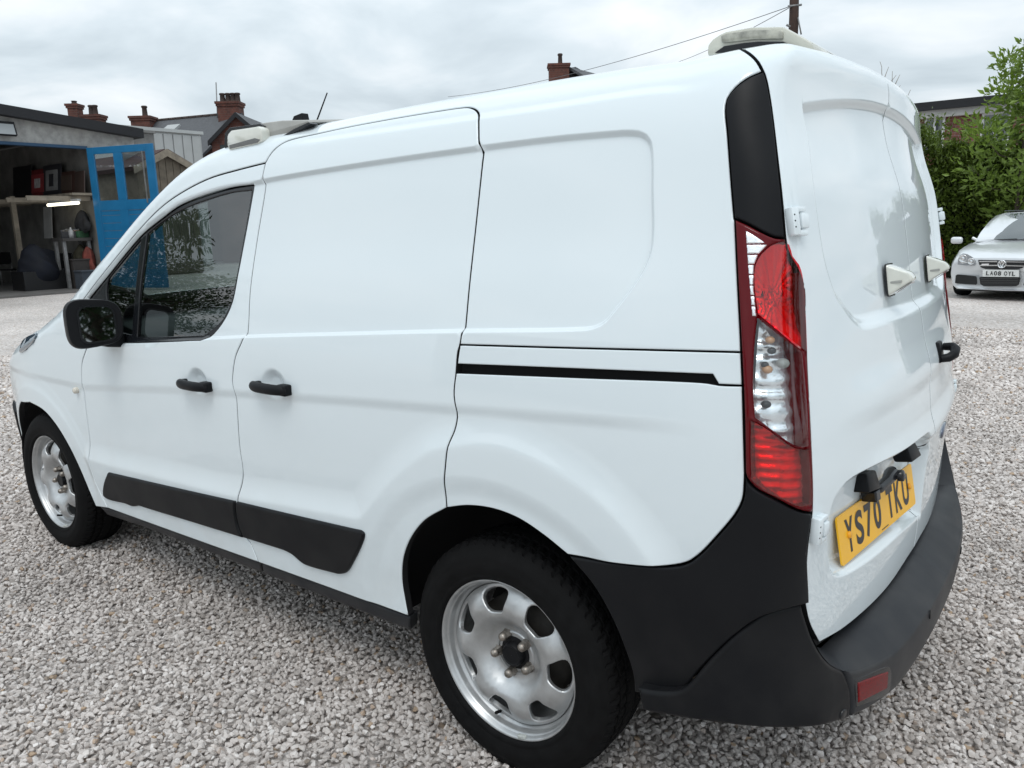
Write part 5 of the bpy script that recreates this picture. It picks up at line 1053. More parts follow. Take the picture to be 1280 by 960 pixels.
a, b = q((0, 138)), q((166, 166.5)); k = (b[2]-a[2])/(b[1]-a[1]); yl = a[1]-9.; zl_ = a[2]+k*(yl-a[1]); lint = q((50, 181))[2]; yr = b[1]; yh = q((108, 184))[1]
WS = thing('workshop', 'open workshop with pale boarded front and dark mono-pitch roof', 'building', (XG, (yl+yr)/2, 0)); w0 = np.array(WS.location)
def LP(pts): return [tuple(np.array(p)-w0) for p in pts]
MB().prism(LP([(XG, yl, lint), (XG, yr, lint), (XG, yr, b[2]-.12), (XG, yl, zl_-.12)]), (-.18, 0, 0)).build('front_board', WALLB, WS)
MB().prism(LP([(XG+.30, yl-.3, zl_-.12), (XG+.30, yr+.15, b[2]-.14), (XG+.30, yr+.15, b[2]+.10), (XG+.30, yl-.3, zl_+.12)]), (-8.6, 0, 0)).build('roof', ROOFE, WS)
ys_ = yh+.08-w0[1]
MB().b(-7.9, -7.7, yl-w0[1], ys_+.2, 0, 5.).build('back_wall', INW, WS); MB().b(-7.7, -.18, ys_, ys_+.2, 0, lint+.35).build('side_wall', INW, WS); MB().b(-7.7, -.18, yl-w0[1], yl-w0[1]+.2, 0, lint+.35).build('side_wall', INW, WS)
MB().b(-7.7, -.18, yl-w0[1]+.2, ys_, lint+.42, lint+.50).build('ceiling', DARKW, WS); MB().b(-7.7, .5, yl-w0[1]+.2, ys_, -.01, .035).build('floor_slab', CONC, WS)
MB().b(-.16, .05, yl-w0[1]+.2, yh-w0[1], lint-.04, lint+.03).build('lintel', mat('lintel_blue', (.02, .06, .12), .6), WS)
fl0, fl1 = q((-3, 160), XG+.12), q((20, 160), XG+.12); fz = q((10, 158), XG)[2]
FLD = thing('floodlight', 'small square floodlight on the workshop front board', 'lamp', (XG+.02, fl1[1]-.25, fz-.17)); MB().box((.10, 0, .1), (.10, .46, .34), Matrix.Rotation(R_(-18), 3, 'Y'), .01).build('case', ROOFE, FLD); MB().box((.158, 0, .085), (.012, .38, .26), Matrix.Rotation(R_(-18), 3, 'Y')).build('glass', mat('flood_glass', (.25, .27, .28), .1, coat=1.), FLD); MB().b(-.02, .06, -.08, .08, .02, .18).build('bracket', ROOFE, FLD)
# blue side-hung door leaf standing open
A = q((108.5, 184.5), XG+.22); Bq = np.array([0., 0, 0])
for D_ in np.linspace(17., 19.8, 200):
    p = dep(np.array([190.5, 178.5]), D_)
    if p[2] < A[2]+.0: Bq = p
    if p[2] >= A[2]: Bq = p; break
Bq[2] = A[2]; ud = np.array([Bq[0]-A[0], Bq[1]-A[1], 0]); Wd = np.linalg.norm(ud); ud /= Wd; Hd = A[2]-.06
nd = np.array([-ud[1], ud[0], 0])
def dl(px):                                          # pixel -> (u, z) on the leaf plane
    d = ray(np.array(px, float)); t = ((A-CAM)@nd)/(d@nd); P = CAM+d*t-A; return P@ud, P[2]+A[2]-.05
u1, zt1 = dl((117.5, 193)); u2, zb1 = dl((149, 250)); u3, _ = dl((152.5, 193)); u4, _ = dl((182.5, 193)); T = .055
DL = MB().b(0, u1, -T/2, T/2, 0, Hd, .006).build('door', BLUE, WS, label='bright blue timber door leaf with two panes standing open'); DL.location = (A[0]-w0[0], A[1]-w0[1], .05); DL.rotation_euler = (0, 0, math.atan2(ud[1], ud[0]))
for nm, (ua, ub, za, zb_) in (('stile', (u4, Wd, 0, Hd)), ('mullion', (u2, u3, zb1, zt1)), ('top_rail', (u1, u4, zt1, Hd)), ('mid_rail', (u1, u4, zb1-.26, zb1)), ('bottom_rail', (u1, u4, 0, .3)), ('lower_mullion', (u2, u3, .3, zb1-.26))): MB().b(ua, ub, -T/2, T/2, za, zb_, .006).build(nm, BLUE, DL)
PANE = glass_mat('door_pane', (.78, .82, .83))
for ua, ub in ((u1, u2), (u3, u4)): MB().b(ua, ub, -.004, .004, zb1, zt1).build('pane', PANE, DL)
for ua, ub in ((u1, u2), (u3, u4)):
    z = .3
    while z < zb1-.27:
        z2 = min(z+.20, zb1-.26); MB().b(ua, ub, -.014, .014, z, z2-.008, .004).build('plank', BLUE, DL); z = z2
MB().b(u4-.10, u4-.07, -.05, -.03, zb1-.1, zt1).build('bolt', IRON, DL)
# contents of the workshop: most of it stands along the right-hand wall
YS = yh+.06
def spx(px, off=0.): return on(np.array(px, float), 1, YS-off)
s0, s1 = spx((4, 244), .25), spx((105, 241), .25); zs_ = s1[2]
SH = thing('wall_shelf', 'long timber shelf under the ceiling of the workshop', 'shelf', ((s0[0]+s1[0])/2, YS, zs_-.06)); L_ = (s1[0]-s0[0])/2; MB().b(-L_, L_, -.55, 0, 0, .06).build('board', WOOD, SH)
for k in range(5): MB().b(-L_+k*L_/2.1, -L_+k*L_/2.1+.07, -1.6, -.02, -.14, -.02).build('joist', WOOD, SH)
for i, (x0, x1, y0, y1, c, lb) in enumerate(((19, 37, 206, 242, (.012, .012, .014), 'plain black board leaning at the far end of the workshop shelf'), (38, 57.5, 210, 241, (.16, .02, .022), 'red framed picture with a pale figure on the workshop shelf'), (56.5, 74, 204, 240, (.03, .03, .035), 'tall dark framed picture with pale mount on the workshop shelf'), (74.5, 92, 213, 238, (.05, .025, .02), 'brown framed picture on the workshop shelf'), (93, 104, 213, 236, (.045, .03, .025), 'small brown picture at the door end of the workshop shelf'))):
    p0, p1 = spx((x0, y1), .2), spx((x1, y0), .2); w_, h_ = (p1[0]-p0[0])/2, p1[2]-zs_
    o = thing('picture', lb, 'picture', ((p0[0]+p1[0])/2, YS-.2, zs_), 0); R1 = Matrix.Rotation(R_(-7), 3, 'X')
    MB().box((0, 0, h_/2), (2*w_, .03, h_), R1, .008).build('frame', mat('frame%d' % i, c, .5), o)
    if i in (1, 2, 3): MB().box((0, -.022, h_/2), (1.3*w_, .012, h_*.66), R1).build('mount', mat('mount%d' % i, ((.30, .045, .05), (.26, .26, .26), (.07, .05, .04))[i-1], .5, noise=(4., .3)), o)
    if i == 1: MB().box((0, -.032, h_*.5), (.6*w_, .012, h_*.34), R1, .004).build('figure', mat('figure_pale', (.45, .42, .42), .6, noise=(8., .5)), o)
    if i == 2: MB().box((0, -.032, h_*.5), (.5*w_, .012, h_*.4), R1, .004).build('print', mat('print_dark', (.03, .03, .035), .6, noise=(8., .5)), o)
l0, l1 = spx((60, 255.5), .5), spx((98, 254.5), .5)
TL = thing('tube_light', 'lit fluorescent tube hanging inside the workshop', 'lamp', tuple((l0+l1)/2)); hl_ = (l1[0]-l0[0])/2; MB().tube([(-hl_, 0, 0), (hl_, 0, 0)], .04, 10).build('tube', mat('tube_glow', (1, 1, 1), .4, emis=((1., .93, .72), 2.6)), TL); MB().b(-hl_-.05, hl_+.05, -.05, .05, .04, .10).build('batten', WHITEW, TL)
for s in (-1, 1): MB().tube([(s*hl_*.7, 0, .10), (s*hl_*.7, 0, zs_-l0[2]-.10)], .008, 5).build('chain', IRON, TL)
bt0, bt1 = spx((68, 294), .7), spx((122, 292), .7)
xb0, xb1 = bt0[0], min(bt1[0], XG-.4); BN = thing('workbench', 'dark cluttered workbench inside the open workshop', 'bench', ((xb0+xb1)/2, YS-.4, .035)); lw = (xb1-xb0)/2; zb_n = bt0[2]-.12; MB().b(-lw, lw, -.4, .36, zb_n-.08, zb_n).build('top', DARKW, BN)
for sx in (-1, 1):
    for sy in (-.34, .3): MB().b(sx*(lw-.1)-.04, sx*(lw-.1)+.04, sy-.04, sy+.04, 0, zb_n-.08).build('leg', IRON, BN)
looks = [('paint_tin', 'tin', 'dented grey paint tin', (.10, .11, .12)), ('tool_box', 'box', 'red tool box', (.18, .03, .025)), ('oil_bottle', 'bottle', 'dark blue oil bottle', (.05, .06, .10)), ('paint_tin', 'tin', 'pale beige paint tin', (.25, .22, .18)), ('bench_vice', 'vice', 'heavy iron vice', (.06, .07, .08)), ('oil_bottle', 'bottle', 'yellow oil bottle', (.22, .16, .04)), ('tool_box', 'box', 'black tool box', (.03, .03, .033)), ('paint_tin', 'tin', 'rusty brown paint tin', (.14, .07, .04)), ('tool_box', 'box', 'green tool box', (.03, .08, .04)), ('oil_bottle', 'bottle', 'white oil bottle', (.4, .4, .4))]
for i, (nm, c, lb, col_) in enumerate(looks):
    x = BN.location.x-lw+.15+(2*lw-.3)*i/9; z = BN.location.z+zb_n
    o = thing(nm, lb+' standing on the workshop bench', c, (x, YS-.5+.14*(i % 3), z), R_(25*i), 'clutter on the workshop bench'); mm_ = mat('clutter%d' % i, col_, .5, noise=(9., .3))
    if c == 'tin': MB().lathe([(.001, 0), (.09, 0), (.09, .2), (.08, .21), (.001, .21)], 16).build('can', mm_, o); MB().lathe([(.085, .205), (.085, .22), (.001, .22)], 16).build('lid', IRON, o)
    elif c == 'box': MB().box((0, 0, .09), (.2, .34, .18), None, .01).build('case', mm_, o); MB().tube([(0, -.1, .18), (0, -.07, .23), (0, .07, .23), (0, .1, .18)], .012, 6).build('handle', IRON, o)
    elif c == 'bottle': MB().lathe([(.001, 0), (.06, 0), (.06, .18), (.025, .24), (.02, .30), (.001, .30)], 14).build('flask', mm_, o); MB().lathe([(.024, .285), (.024, .32), (.001, .32)], 12).build('cap', DARKT, o)
    else: MB().box((0, 0, .06), (.16, .14, .12), None, .01).build('base', mm_, o); MB().box((.12, 0, .17), (.06, .18, .14), None, .01).box((-.04, 0, .17), (.06, .18, .14), None, .01).build('jaw', mm_, o); MB().tube([(.2, -.1, .12), (.2, .1, .12)], .012, 6).build('lever', IRON, o)
bo0, bo1 = spx((64, 300), .1), spx((78, 262), .1); o = thing('leaning_board', 'pale sheet of board leaning on the workshop wall', 'board', (bo0[0], YS-.12, zb_n+.035)); MB().box((0, 0, .45), (.5, .03, .9), Matrix.Rotation(R_(-6), 3, 'X')).build('sheet', WHITEW, o); MB().b(-.25, .25, -.04, 0, .0, .02).build('edge_strip', WOOD, o)
for i, (px, w, h, c, lb) in enumerate((((80, 352), .55, .5, (.02, .02, .024), 'black plastic crate on the floor under the workbench'), ((93, 350), .5, .75, (.035, .03, .028), 'tall brown crate on the floor under the workbench'), ((103, 350), .45, .45, (.05, .06, .075), 'blue grey crate at the door end of the workbench'), ((72, 350), .5, .9, (.012, .012, .013), 'tall black crate beside the covered machine'))):
    p = spx(px, .55); o = thing('storage_crate', lb, 'crate', (p[0], YS-.42, .035), 0, 'crates in the workshop'); mm_ = mat('crate%d' % i, c, .7, noise=(6., .3))
    MB().b(-w/2, w/2, -.22, .22, 0, .03).b(-w/2, -w/2+.02, -.22, .22, .03, h).b(w/2-.02, w/2, -.22, .22, .03, h).b(-w/2+.02, w/2-.02, -.22, -.20, .03, h).b(-w/2+.02, w/2-.02, .20, .22, .03, h).build('box', mm_, o); MB().b(-w/2-.02, w/2+.02, -.24, .24, h, h+.04, .01).build('lid', mm_, o)
# covered machine, chair, post, coats
cp = on(np.array([52., 345.]), 0, XG-1.3); cvm = thing('covered_machine', 'machine under a dark blue sheet inside the workshop', 'machine', (cp[0], cp[1], .035)); mb = MB(); mb.sphere((0, 0, .60), .8, 4, (.6, .7, .70))
for v in mb.bm.verts:
    r_ = .10*math.sin(v.co.y*7+v.co.z*3)+.06*math.sin(v.co.x*9-v.co.z*6)+.03*math.sin(v.co.z*21+v.co.y*17); v.co *= 1+r_*.7; v.co.z = max(v.co.z, 0.); f_ = max(0, .6-v.co.z); v.co.x *= 1+f_*.25; v.co.y *= 1+f_*.25
mb.build('sheet', mat('navy_sheet', (.006, .008, .015), .8, noise=(4., .4)), cvm); MB().b(-.4, .4, -.6, .6, 0, .5).build('chassis', DARKT, cvm)
ch0 = on(np.array([17., 356.]), 2, .035); CHR_ = thing('workshop_chair', 'dark chair standing near the workshop entrance', 'chair', (ch0[0], ch0[1], .035), R_(20))
MB().box((0, 0, .46), (.46, .46, .05), None, .015).build('seat', DARKT, CHR_); MB().box((-.22, 0, .80), (.04, .44, .36), None, .015).build('backrest', DARKT, CHR_)
for sx in (-.2, .2):
    for sy in (-.2, .2): MB().tube([(sx, sy, 0), (sx, sy, .46 if sx > 0 else .66)], .015, 6).build('leg', IRON, CHR_)
lad = on(np.array([27., 330.]), 0, XG-2.2); LD = thing('timber_post', 'upright pale timber post inside the workshop', 'post', (lad[0], lad[1], .035)); hp_ = on(np.array([18., 247.]), 0, XG-2.2)[2]; MB().b(-.06, .06, -.06, .06, 0, hp_).build('shaft', WOOD, LD); MB().b(-.12, .12, -.12, .12, 0, .04).build('foot', IRON, LD)
for i, (x0, x1, y0, y1, c) in enumerate(((98, 108, 262, 292, (.02, .02, .022)), (98, 107, 305, 350, (.10, .09, .06)), (108, 114, 308, 345, (.16, .04, .03)))):
    p0, p1 = spx((x0, y1), .15), spx((x1, y0), .15); o = thing('hanging_coat', ['black coat hung high beside the blue workshop door', 'tan overall hung beside the blue workshop door', 'red jacket hung beside the blue workshop door'][i], 'coat', ((p0[0]+p1[0])/2, p0[1], p0[2])); hh = p1[2]-p0[2]; ww = (p1[0]-p0[0])/2
    mb = MB(); mb.sphere((0, 0, hh/2), 1., 4, (ww, .12, hh/2))
    for v in mb.bm.verts: t_ = v.co.z/hh; v.co.x *= (1.25-.6*t_)*(1+.18*math.sin(v.co.z*11)); v.co.y *= 1+.4*math.sin(v.co.x*26)
    mb.build('cloth', mat('coat%d' % i, c, .9, noise=(6., .4)), o); MB().tube([(0, 0, hh-.02), (0, .1, hh+.05)], .01, 5).build('hook', IRON, o)

# ------------------------------------------------------------------ shed, clad store, houses
SHEDW = mat('weathered_boards', (.135, .115, .09), .9, noise=(4., .3, 8)); TILE = mat('shed_tiles', (.055, .03, .028), .85, noise=(9., .4)); SLATE = mat('slate', (.075, .078, .085), .7, noise=(7., .28, 8), bump=(9., .4, .03)); GREYW = mat('grey_render', (.19, .19, .185), .9, noise=(3., .3, 8)); CLADW = mat('white_cladding', (.38, .395, .395), .6, noise=(1.5, .08))
def brick_mat(name, c1, c2, mortar, scale):
    m = bpy.data.materials.new(name); m.use_nodes = True; N = m.node_tree.nodes; L = m.node_tree.links; p = N['Principled BSDF']; p.inputs['Roughness'].default_value = .9
    t = N.new('ShaderNodeTexCoord'); s = N.new('ShaderNodeSeparateXYZ'); L.new(t.outputs['Object'], s.inputs[0]); ad = N.new('ShaderNodeMath'); ad.operation = 'ADD'; L.new(s.outputs[0], ad.inputs[0]); L.new(s.outputs[1], ad.inputs[1]); c = N.new('ShaderNodeCombineXYZ'); L.new(ad.outputs[0], c.inputs[0]); L.new(s.outputs[2], c.inputs[1])
    b = N.new('ShaderNodeTexBrick'); b.inputs['Color1'].default_value = (*c1, 1); b.inputs['Color2'].default_value = (*c2, 1); b.inputs['Mortar'].default_value = (*mortar, 1); b.inputs['Scale'].default_value = scale; b.inputs['Mortar Size'].default_value = .012; L.new(c.outputs[0], b.inputs['Vector'])
    n = N.new('ShaderNodeTexNoise'); n.inputs['Scale'].default_value = 3.; L.new(t.outputs['Object'], n.inputs['Vector']); mx_ = N.new('ShaderNodeMixRGB'); mx_.blend_type = 'MULTIPLY'; mx_.inputs[0].default_value = .6; L.new(b.outputs[0], mx_.inputs[1]); L.new(n.outputs[0], mx_.inputs[2]); L.new(mx_.outputs[0], p.inputs['Base Color']); return m
BRICK = brick_mat('red_brick', (.17, .058, .04), (.11, .042, .033), (.14, .115, .10), 2.2); BRICKR = brick_mat('brown_brick', (.26, .10, .075), (.17, .06, .05), (.30, .26, .24), 2.2); POT = mat('clay_pot', (.055, .04, .035), .9, noise=(6., .3))
def gable(name, label, cat, apex_px, eave_px, X, depth, wall, roof, over=.18, boards=0, th=.14):
    ap, ev = q(apex_px, X), q(eave_px, X); hw = abs(ev[1]-ap[1]); root = thing(name, label, cat, (X, ap[1], 0)); za, ze = ap[2]-th, ev[2]-th
    MB().prism([(0, -hw, 0), (0, hw, 0), (0, hw, ze), (0, 0, za), (0, -hw, ze)], (-depth, 0, 0)).build('wall', wall, root)
    for s in (-1, 1): e_ = np.array([0, s*hw, ze-za]); e_ = e_/np.linalg.norm(e_); L_ = math.hypot(hw, za-ze)+over; P0_ = np.array([over, 0, za]); P1_ = P0_+e_*L_; up_ = np.array([0, -s*e_[2], s*e_[1]]); up_ = up_ if up_[2] > 0 else -up_; MB().prism([P0_, P1_, P1_+up_*th, P0_+up_*th], (-depth-2*over, 0, 0)).build('roof_slope', roof, root)
    if boards:
        n_ = int(2*hw/boards)
        for k in range(n_):
            y0 = -hw+k*2*hw/n_; y1 = y0+2*hw/n_-.02; ym = (y0+y1)/2; zz = ze+(za-ze)*(1-abs(ym)/hw)-.06; MB().b(0.004, .03, y0, y1, .05, zz).build('board', wall, root)
    for s in (-1, 1): e_ = np.array([0, s*hw, ze-za]); MB().prism([(over+.003, 0, za+th*.9), (over+.003, s*(hw+over), ze+th*.9-over*.4), (over+.003, s*(hw+over), ze-.12-over*.4), (over+.003, 0, za-.12)], (.03, 0, 0)).build('barge_board', WOOD if boards else roof, root)
    return root, ap, ev
gable('timber_shed', 'weathered timber shed with red tiled gable behind the blue door', 'shed', (204.5, 186), (242, 208.5), -25.5, 5., SHEDW, TILE, boards=.26)
c0, c1, c2 = q((188, 170.5), -31.), q((250, 167), -31.), q((286, 171.5), -33.5)
ST = thing('clad_store', 'white panel-clad storage building behind the timber shed', 'building', (-31., c1[1], 0)); hw = c1[1]-c0[1]+1.6; zt_ = c1[2]
MB().b(-6., 0, -hw, 0, 0, zt_-.05).build('core', CLADW, ST); n_ = 9
for k in range(n_): MB().b(.004, .05, -hw+k*hw/n_, -hw+(k+1)*hw/n_-.05, .1, zt_-.12, .01).build('cladding_panel', CLADW, ST)
for k in range(7): MB().b(-6.+k*.86, -6.+(k+1)*.86-.05, .004, .05, .1, zt_-.12, .01).build('cladding_panel', CLADW, ST)
MB().b(-6.1, .10, -hw-.1, .10, zt_-.05, zt_+.08).build('roof', mat('store_roof', (.40, .42, .42), .6), ST)
# slate house with two stacks; its ridge runs away to the left
XH = -36.; rB = q((287, 142.3), XH); zr = rB[2]; rA = on(np.array([193.6, 151.]), 2, zr); ax = rA-rB; LH = np.hypot(ax[0], ax[1]); AZ = math.atan2(ax[1], ax[0])
HS = thing('slate_house', 'brick house with slate roof and tall chimneys behind the workshop', 'house', (rB[0], rB[1], 0), AZ); HM = np.array(Matrix.Translation((rB[0], rB[1], 0)) @ Matrix.Rotation(AZ, 4, 'Z')); HI = np.linalg.inv(HM)
hloc = lambda P: (HI @ np.append(P, 1.))[:3]
side_ = 1 if hloc(CAM)[1] > 0 else -1              # local y towards the yard
ze = zr-3.0; x0, x1 = -.6, LH+.8
MB().b(x0, x1, -4., 4., 0, ze).build('wall', BRICK, HS)
for s in (-1, 1): MB().prism([(x0-.2, 0, zr-.16), (x0-.2, s*4.5, ze-.40), (x0-.2, s*4.5, ze-.26), (x0-.2, 0, zr)], (x1-x0+.4, 0, 0)).build('roof_slope', SLATE, HS)
for xx in (x0, x1-.1): MB().prism([(xx, -4., ze), (xx, 4., ze), (xx, 0, zr-.2)], (.1, 0, 0)).build('gable_wall', BRICK, HS)
n_ = int((x1-x0)/.45)
for k in range(n_): MB().tube([(x0+k*(x1-x0)/n_+.02, 0, zr), (x0+(k+1)*(x1-x0)/n_-.02, 0, zr)], .09, 6).build('ridge_tile', POT, HS)
def stack(pxl, pxr, ytop, ybase, D_, pots, poth, parent, tf, d=.9, col=BRICK):
    """chimney stack from its outline in the photograph at forward depth D_"""
    L_, R__ = dep(np.array([pxl, ytop], float), D_), dep(np.array([pxr, ytop], float), D_); c = tf((L_+R__)/2); w = np.linalg.norm(R__-L_)*.93; z0 = tf(dep(np.array([(pxl+pxr)/2, ybase], float), D_))[2]-2.0; zt = c[2]; d = max(.6, w*.8)
    hp = tf(dep(np.array([pxl, ytop-poth], float), D_))[2]-tf(L_)[2]; an = math.atan2(cr[1], cr[0])-tf.angle; Mz = Matrix.Rotation(an, 3, 'Z')
    st = MB().box((c[0], c[1], (z0+zt-.24)/2), (w, d, zt-.24-z0), Mz).build('chimney_stack', col, parent)
    for k, o_ in enumerate((.10, .18)): MB().box((c[0], c[1], zt-.24+.12*k+.06), (w+o_, d+o_, .118), Mz).build('chimney_course', col, st)
    for f in pots: p = Mz @ Vector((w*(f-.5), 0, 0)); MB().lathe([(.17, 0), (.14, .1), (.12, hp*.8), (.155, hp*.84), (.155, hp*.95), (.12, hp), (.08, hp*.98)], 14, Matrix.Translation((c[0]+p.x, c[1]+p.y, zt-.03))).build('chimney_pot', POT, st)
    return st
class TF:
    def __init__(s, o): s.M = np.linalg.inv(np.array(Matrix.Translation(o.location) @ Matrix.Rotation(o.rotation_euler.z, 4, 'Z'))); s.angle = o.rotation_euler.z
    def __call__(s, P): return (s.M @ np.append(P, 1.))[:3]
dpt = lambda P: (P-CAM)@cf
tH = TF(HS); stack(166, 191.5, 146, 160, dpt(rA)-.5, (.62,), 14, HS, tH); stack(273.5, 301.5, 128, 145, dpt(rB)-.2, (.16, .42, .66, .88), 12, HS, tH)
DG = dpt(rB)-4.5; ap, ev = dep(np.array([296., 142.5]), DG), dep(np.array([312., 156.5]), DG); ev[2] = dep(np.array([312., 156.5]), DG)[2]
WG = thing('house_wing', 'brick gable wing with dark verge boards below the tall chimney', 'house', (ap[0], ap[1], 0), math.atan2(cr[1], cr[0])); hw_ = np.linalg.norm((ev-ap)[:2])*2.2; dz = (ap[2]-ev[2])*2.2; za = ap[2]
MB().prism([(-hw_, 0, 0), (hw_, 0, 0), (hw_, 0, za-dz-.1), (0, 0, za-.1), (-hw_, 0, za-dz-.1)], (0, 4.5, 0)).build('wall', BRICK, WG)
for s in (-1, 1): MB().prism([(0, -.15, za-.1), (s*hw_*1.08, -.15, za-dz*1.08-.1), (s*hw_*1.08, -.15, za-dz*1.08+.06), (0, -.15, za+.06)], (0, 5., 0)).build('roof_slope', SLATE, WG); MB().prism([(0, -.22, za+.06), (s*hw_*1.08, -.22, za-dz*1.08+.06), (s*hw_*1.08, -.22, za-dz*1.08-.16), (0, -.22, za-.16)], (0, .06, 0)).build('verge_board', ROOFE, WG)
MB().b(-.9, .3, -.04, .02, za-dz-1.6, za-dz-.2).build('window', CGLASS, WG)
t0, t1 = dep(np.array([272., 150.]), dpt(rB)), dep(np.array([270., 103.]), dpt(rB)); MB().tube([tH(t0), tH(t1)], .03, 6).build('aerial_mast', IRON, HS)
p0 = hloc(dep(np.array([213., 161.]), dpt(rA)-3)); MB().box((p0[0], p0[1], p0[2]), (.8, .7, .1), Matrix.Rotation(R_(-34*side_), 3, 'X')).build('rooflight', CLADW, HS)
# stone-grey flank between workshop and store
f0, f1 = q((150, 163.5), -27.), q((192, 167), -27.); FW = thing('rough_wall', 'rough grey stone wall rising behind the workshop roof end', 'wall', (-27., (f0[1]+f1[1])/2, 0)); MB().b(-.4, 0, f0[1]-FW.location.y, f1[1]-FW.location.y, 0, (f0[2]+f1[2])/2).build('masonry', GREYW, FW); MB().b(-.46, .06, f0[1]-FW.location.y, f1[1]-FW.location.y+.05, (f0[2]+f1[2])/2, (f0[2]+f1[2])/2+.08).build('coping', GREYW, FW)
# far house whose two stacks show over the workshop roof
XK = -44.; z_ = q((100, 160), XK)[2]-.6; KH = thing('terrace_house', 'brick terrace house mostly hidden behind the workshop roof', 'house', (XK, q((105, 150), XK)[1], 0)); MB().b(-4, 3, -5., 5., 0, z_-2.).build('wall', BRICK, KH)
for s in (-1, 1): MB().prism([(-.5, -5.2, z_), (-.5+s*4., -5.2, z_-2.3), (-.5+s*4., -5.2, z_-2.15), (-.5, -5.2, z_+.15)], (0, 10.4, 0)).build('roof_slope', SLATE, KH)
tK = TF(KH); DK = dpt(q((105, 150), XK)); stack(86.5, 99.5, 130.5, 158, DK, (.5,), 5, KH, tK); stack(106, 128.5, 144, 160, DK, (.38, .62), 13, KH, tK)
# house whose stack shows over the van roof
XM = -26.; m0 = q((712, 96), XM); MH = thing('ridge_house', 'brick house with one chimney showing above the van roof', 'house', (XM, m0[1]+3., 0)); mb0 = np.array(MH.location); zr = q((722, 87.5), XM)[2]
MB().b(-3.5, 3.5, -4.5, 4.5, 0, zr-2.2).build('wall', BRICK, MH)
for s in (-1, 1): MB().prism([(0, -3.0, zr-.1), (s*3.9, -3.0, zr-2.5), (s*3.9, -3.0, zr-2.3), (0, -3.0, zr+.06)], (0, 7.7, 0)).build('roof_slope', SLATE, MH)
rdg = q((715, 93), XM)-mb0, q((719.5, 83.5), XM)-mb0, q((729, 89), XM)-mb0; MB().prism([rdg[0], rdg[1], rdg[2], rdg[2]-[0, 0, .5], rdg[0]-[0, 0, .5]], (-.5, 0, 0)).build('ridge_end', SLATE, MH)
for yy in (-2.6, .2, 2.6):
    for z0_ in (1.0, 3.9): w_ = MB().b(3.48, 3.54, yy-.5, yy+.5, z0_, z0_+1.3).build('window', mat('house_frame%d%d' % (int(yy*10), int(z0_)), (.55, .55, .54), .5), MH); MB().b(3.55, 3.56, yy-.42, yy+.42, z0_+.08, z0_+1.22).build('pane', CGLASS, w_)
stack(685, 711.5, 81, 100, dpt(m0), (.58,), 14, MH, TF(MH))
# telegraph pole and wires
PP = dep(np.array([992.5, 20.]), 21.); TPL = thing('telegraph_pole', 'dark wooden telegraph pole standing behind the van', 'pole', (PP[0]+.0, PP[1], 0)); pt = dep(np.array([993.5, -40.]), 21.)
pb = PP.copy(); MB().tube([(0, 0, 0), (pb[0]-PP[0], pb[1]-PP[1], PP[2]), (pt[0]-PP[0], pt[1]-PP[1], pt[2])], [.16, .125, .12], 12).build('shaft', mat('pole_wood', (.045, .026, .02), .85, noise=(8., .4)), TPL)
for px0, px1 in (((985, 8), (1002, 6)), ((983, 31), (988, 33.5))): MB().tube([dep(np.array(px0, float), 20.9)-np.array([PP[0], PP[1], 0]), dep(np.array(px1, float), 20.9)-np.array([PP[0], PP[1], 0])], .03, 6).build('crossarm', IRON, TPL)
MB().tube([dep(np.array([997.5, 22.]), 20.9)-np.array([PP[0], PP[1], 0]), dep(np.array([1001.5, 43.]), 20.9)-np.array([PP[0], PP[1], 0])], .02, 6).build('stay', IRON, TPL)
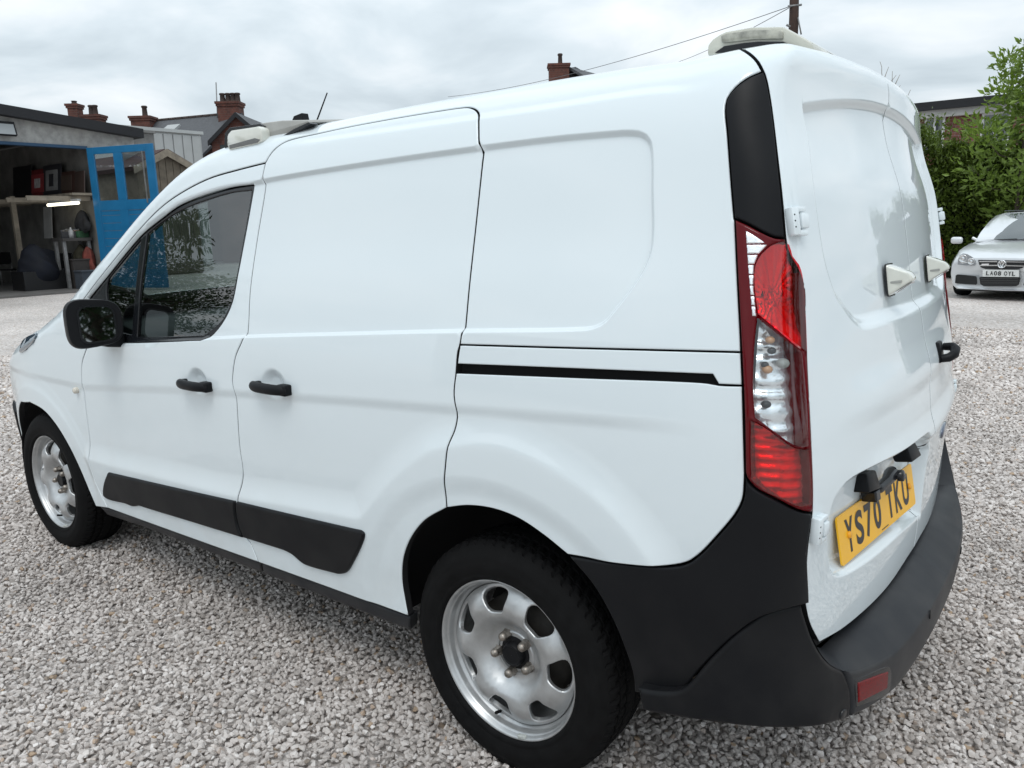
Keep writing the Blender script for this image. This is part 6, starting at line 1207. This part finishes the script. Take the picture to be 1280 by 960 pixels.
for i, (pa, pe_, D2, nm) in enumerate((((986, 8.5), (560, 121), 40., 'upper overhead wire running from the telegraph pole past the chimney'), ((986, 10), (840, 80), 40., 'lower overhead wire dropping steeply from the telegraph pole'))):
    a_, b_ = dep(np.array(pa, float), 20.9), dep(np.array(pe_, float), D2); P = [a_+(b_-a_)*t-np.array([0, 0, 4*(.35, .12)[i]*t*(1-t)])+np.array([0, 0, .35*(1-i)*0]) for t in np.linspace(0, 1, 24)]; o = MB().tube(P, .010, 5).build('overhead_wire', mat('wire%d' % i, (.12, .12, .13), .6)); tag(o, nm, 'wire')
# flat roofed brick house beyond the hedge
YR = 31.; qy = lambda px: on(np.array(px, float), 1, YR); r0, r1 = qy((1138, 127)), qy((1280, 121.5)); zt_ = (r0[2]+r1[2])/2; RH = thing('flat_roof_house', 'brown brick house with flat dark roof edge beyond the hedge', 'house', ((r0[0]+r1[0])/2, YR, 0)); ro = np.array(RH.location); xl_, xr_ = r0[0]-2.5-ro[0], r1[0]+4.-ro[0]; hf = zt_-qy((1200, 135.5))[2]
MB().b(xl_-.4, xr_+.4, -.4, 8., zt_-hf, zt_).build('roof', ROOFE, RH); MB().b(xl_-.25, xr_+.25, -.25, 7.8, zt_-hf-.26, zt_-hf).build('soffit', WHITEW, RH)
MB().b(xl_, xr_, 0, 7.5, 0, zt_-hf-.26).build('wall', BRICKR, RH)
WF = mat('white_frame', (.62, .63, .63), .4)
for px0, px1 in (((1157, 142), (1180, 172)), ((1228, 142), (1262, 172)), ((1098, 144), (1124, 172))):
    w0_, w1_ = qy(px0)-ro, qy(px1)-ro; z0_, z1_ = w1_[2]-.5, w0_[2]; x0_, x1_ = w0_[0], w1_[0]
    wn_ = MB().b(x0_, x1_, -.05, .02, z0_, z1_).build('window', WF, RH)
    xm = (x0_+x1_)/2
    for xa, xb in ((x0_+.08, xm-.05), (xm+.05, x1_-.08)): MB().b(xa, xb, -.07, -.052, z0_+.08, z1_-.08).build('pane', CGLASS, wn_)
# low sheds along the street side of the yard, mirrored in the van's flank
for i, (x, y, w, h, lb) in enumerate(((-5.5, -10.5, 7., 2.5, 'low pale rendered garage block facing the van flank'),)):
    o = thing('garage_block', lb, 'building', (x, y-2., 0)); MB().b(-w/2, w/2, -2, 2, 0, h).build('wall', WHITEW, o); MB().b(-w/2-.2, w/2+.2, -2.2, 2.2, h, h+.15).build('roof', ROOFE, o)
    for k in range(3): MB().b(-w/2+.3+k*2.25, -w/2+2.2+k*2.25, 2.004, 2.05, .05, 2.1).build('garage_door', IRON, o)
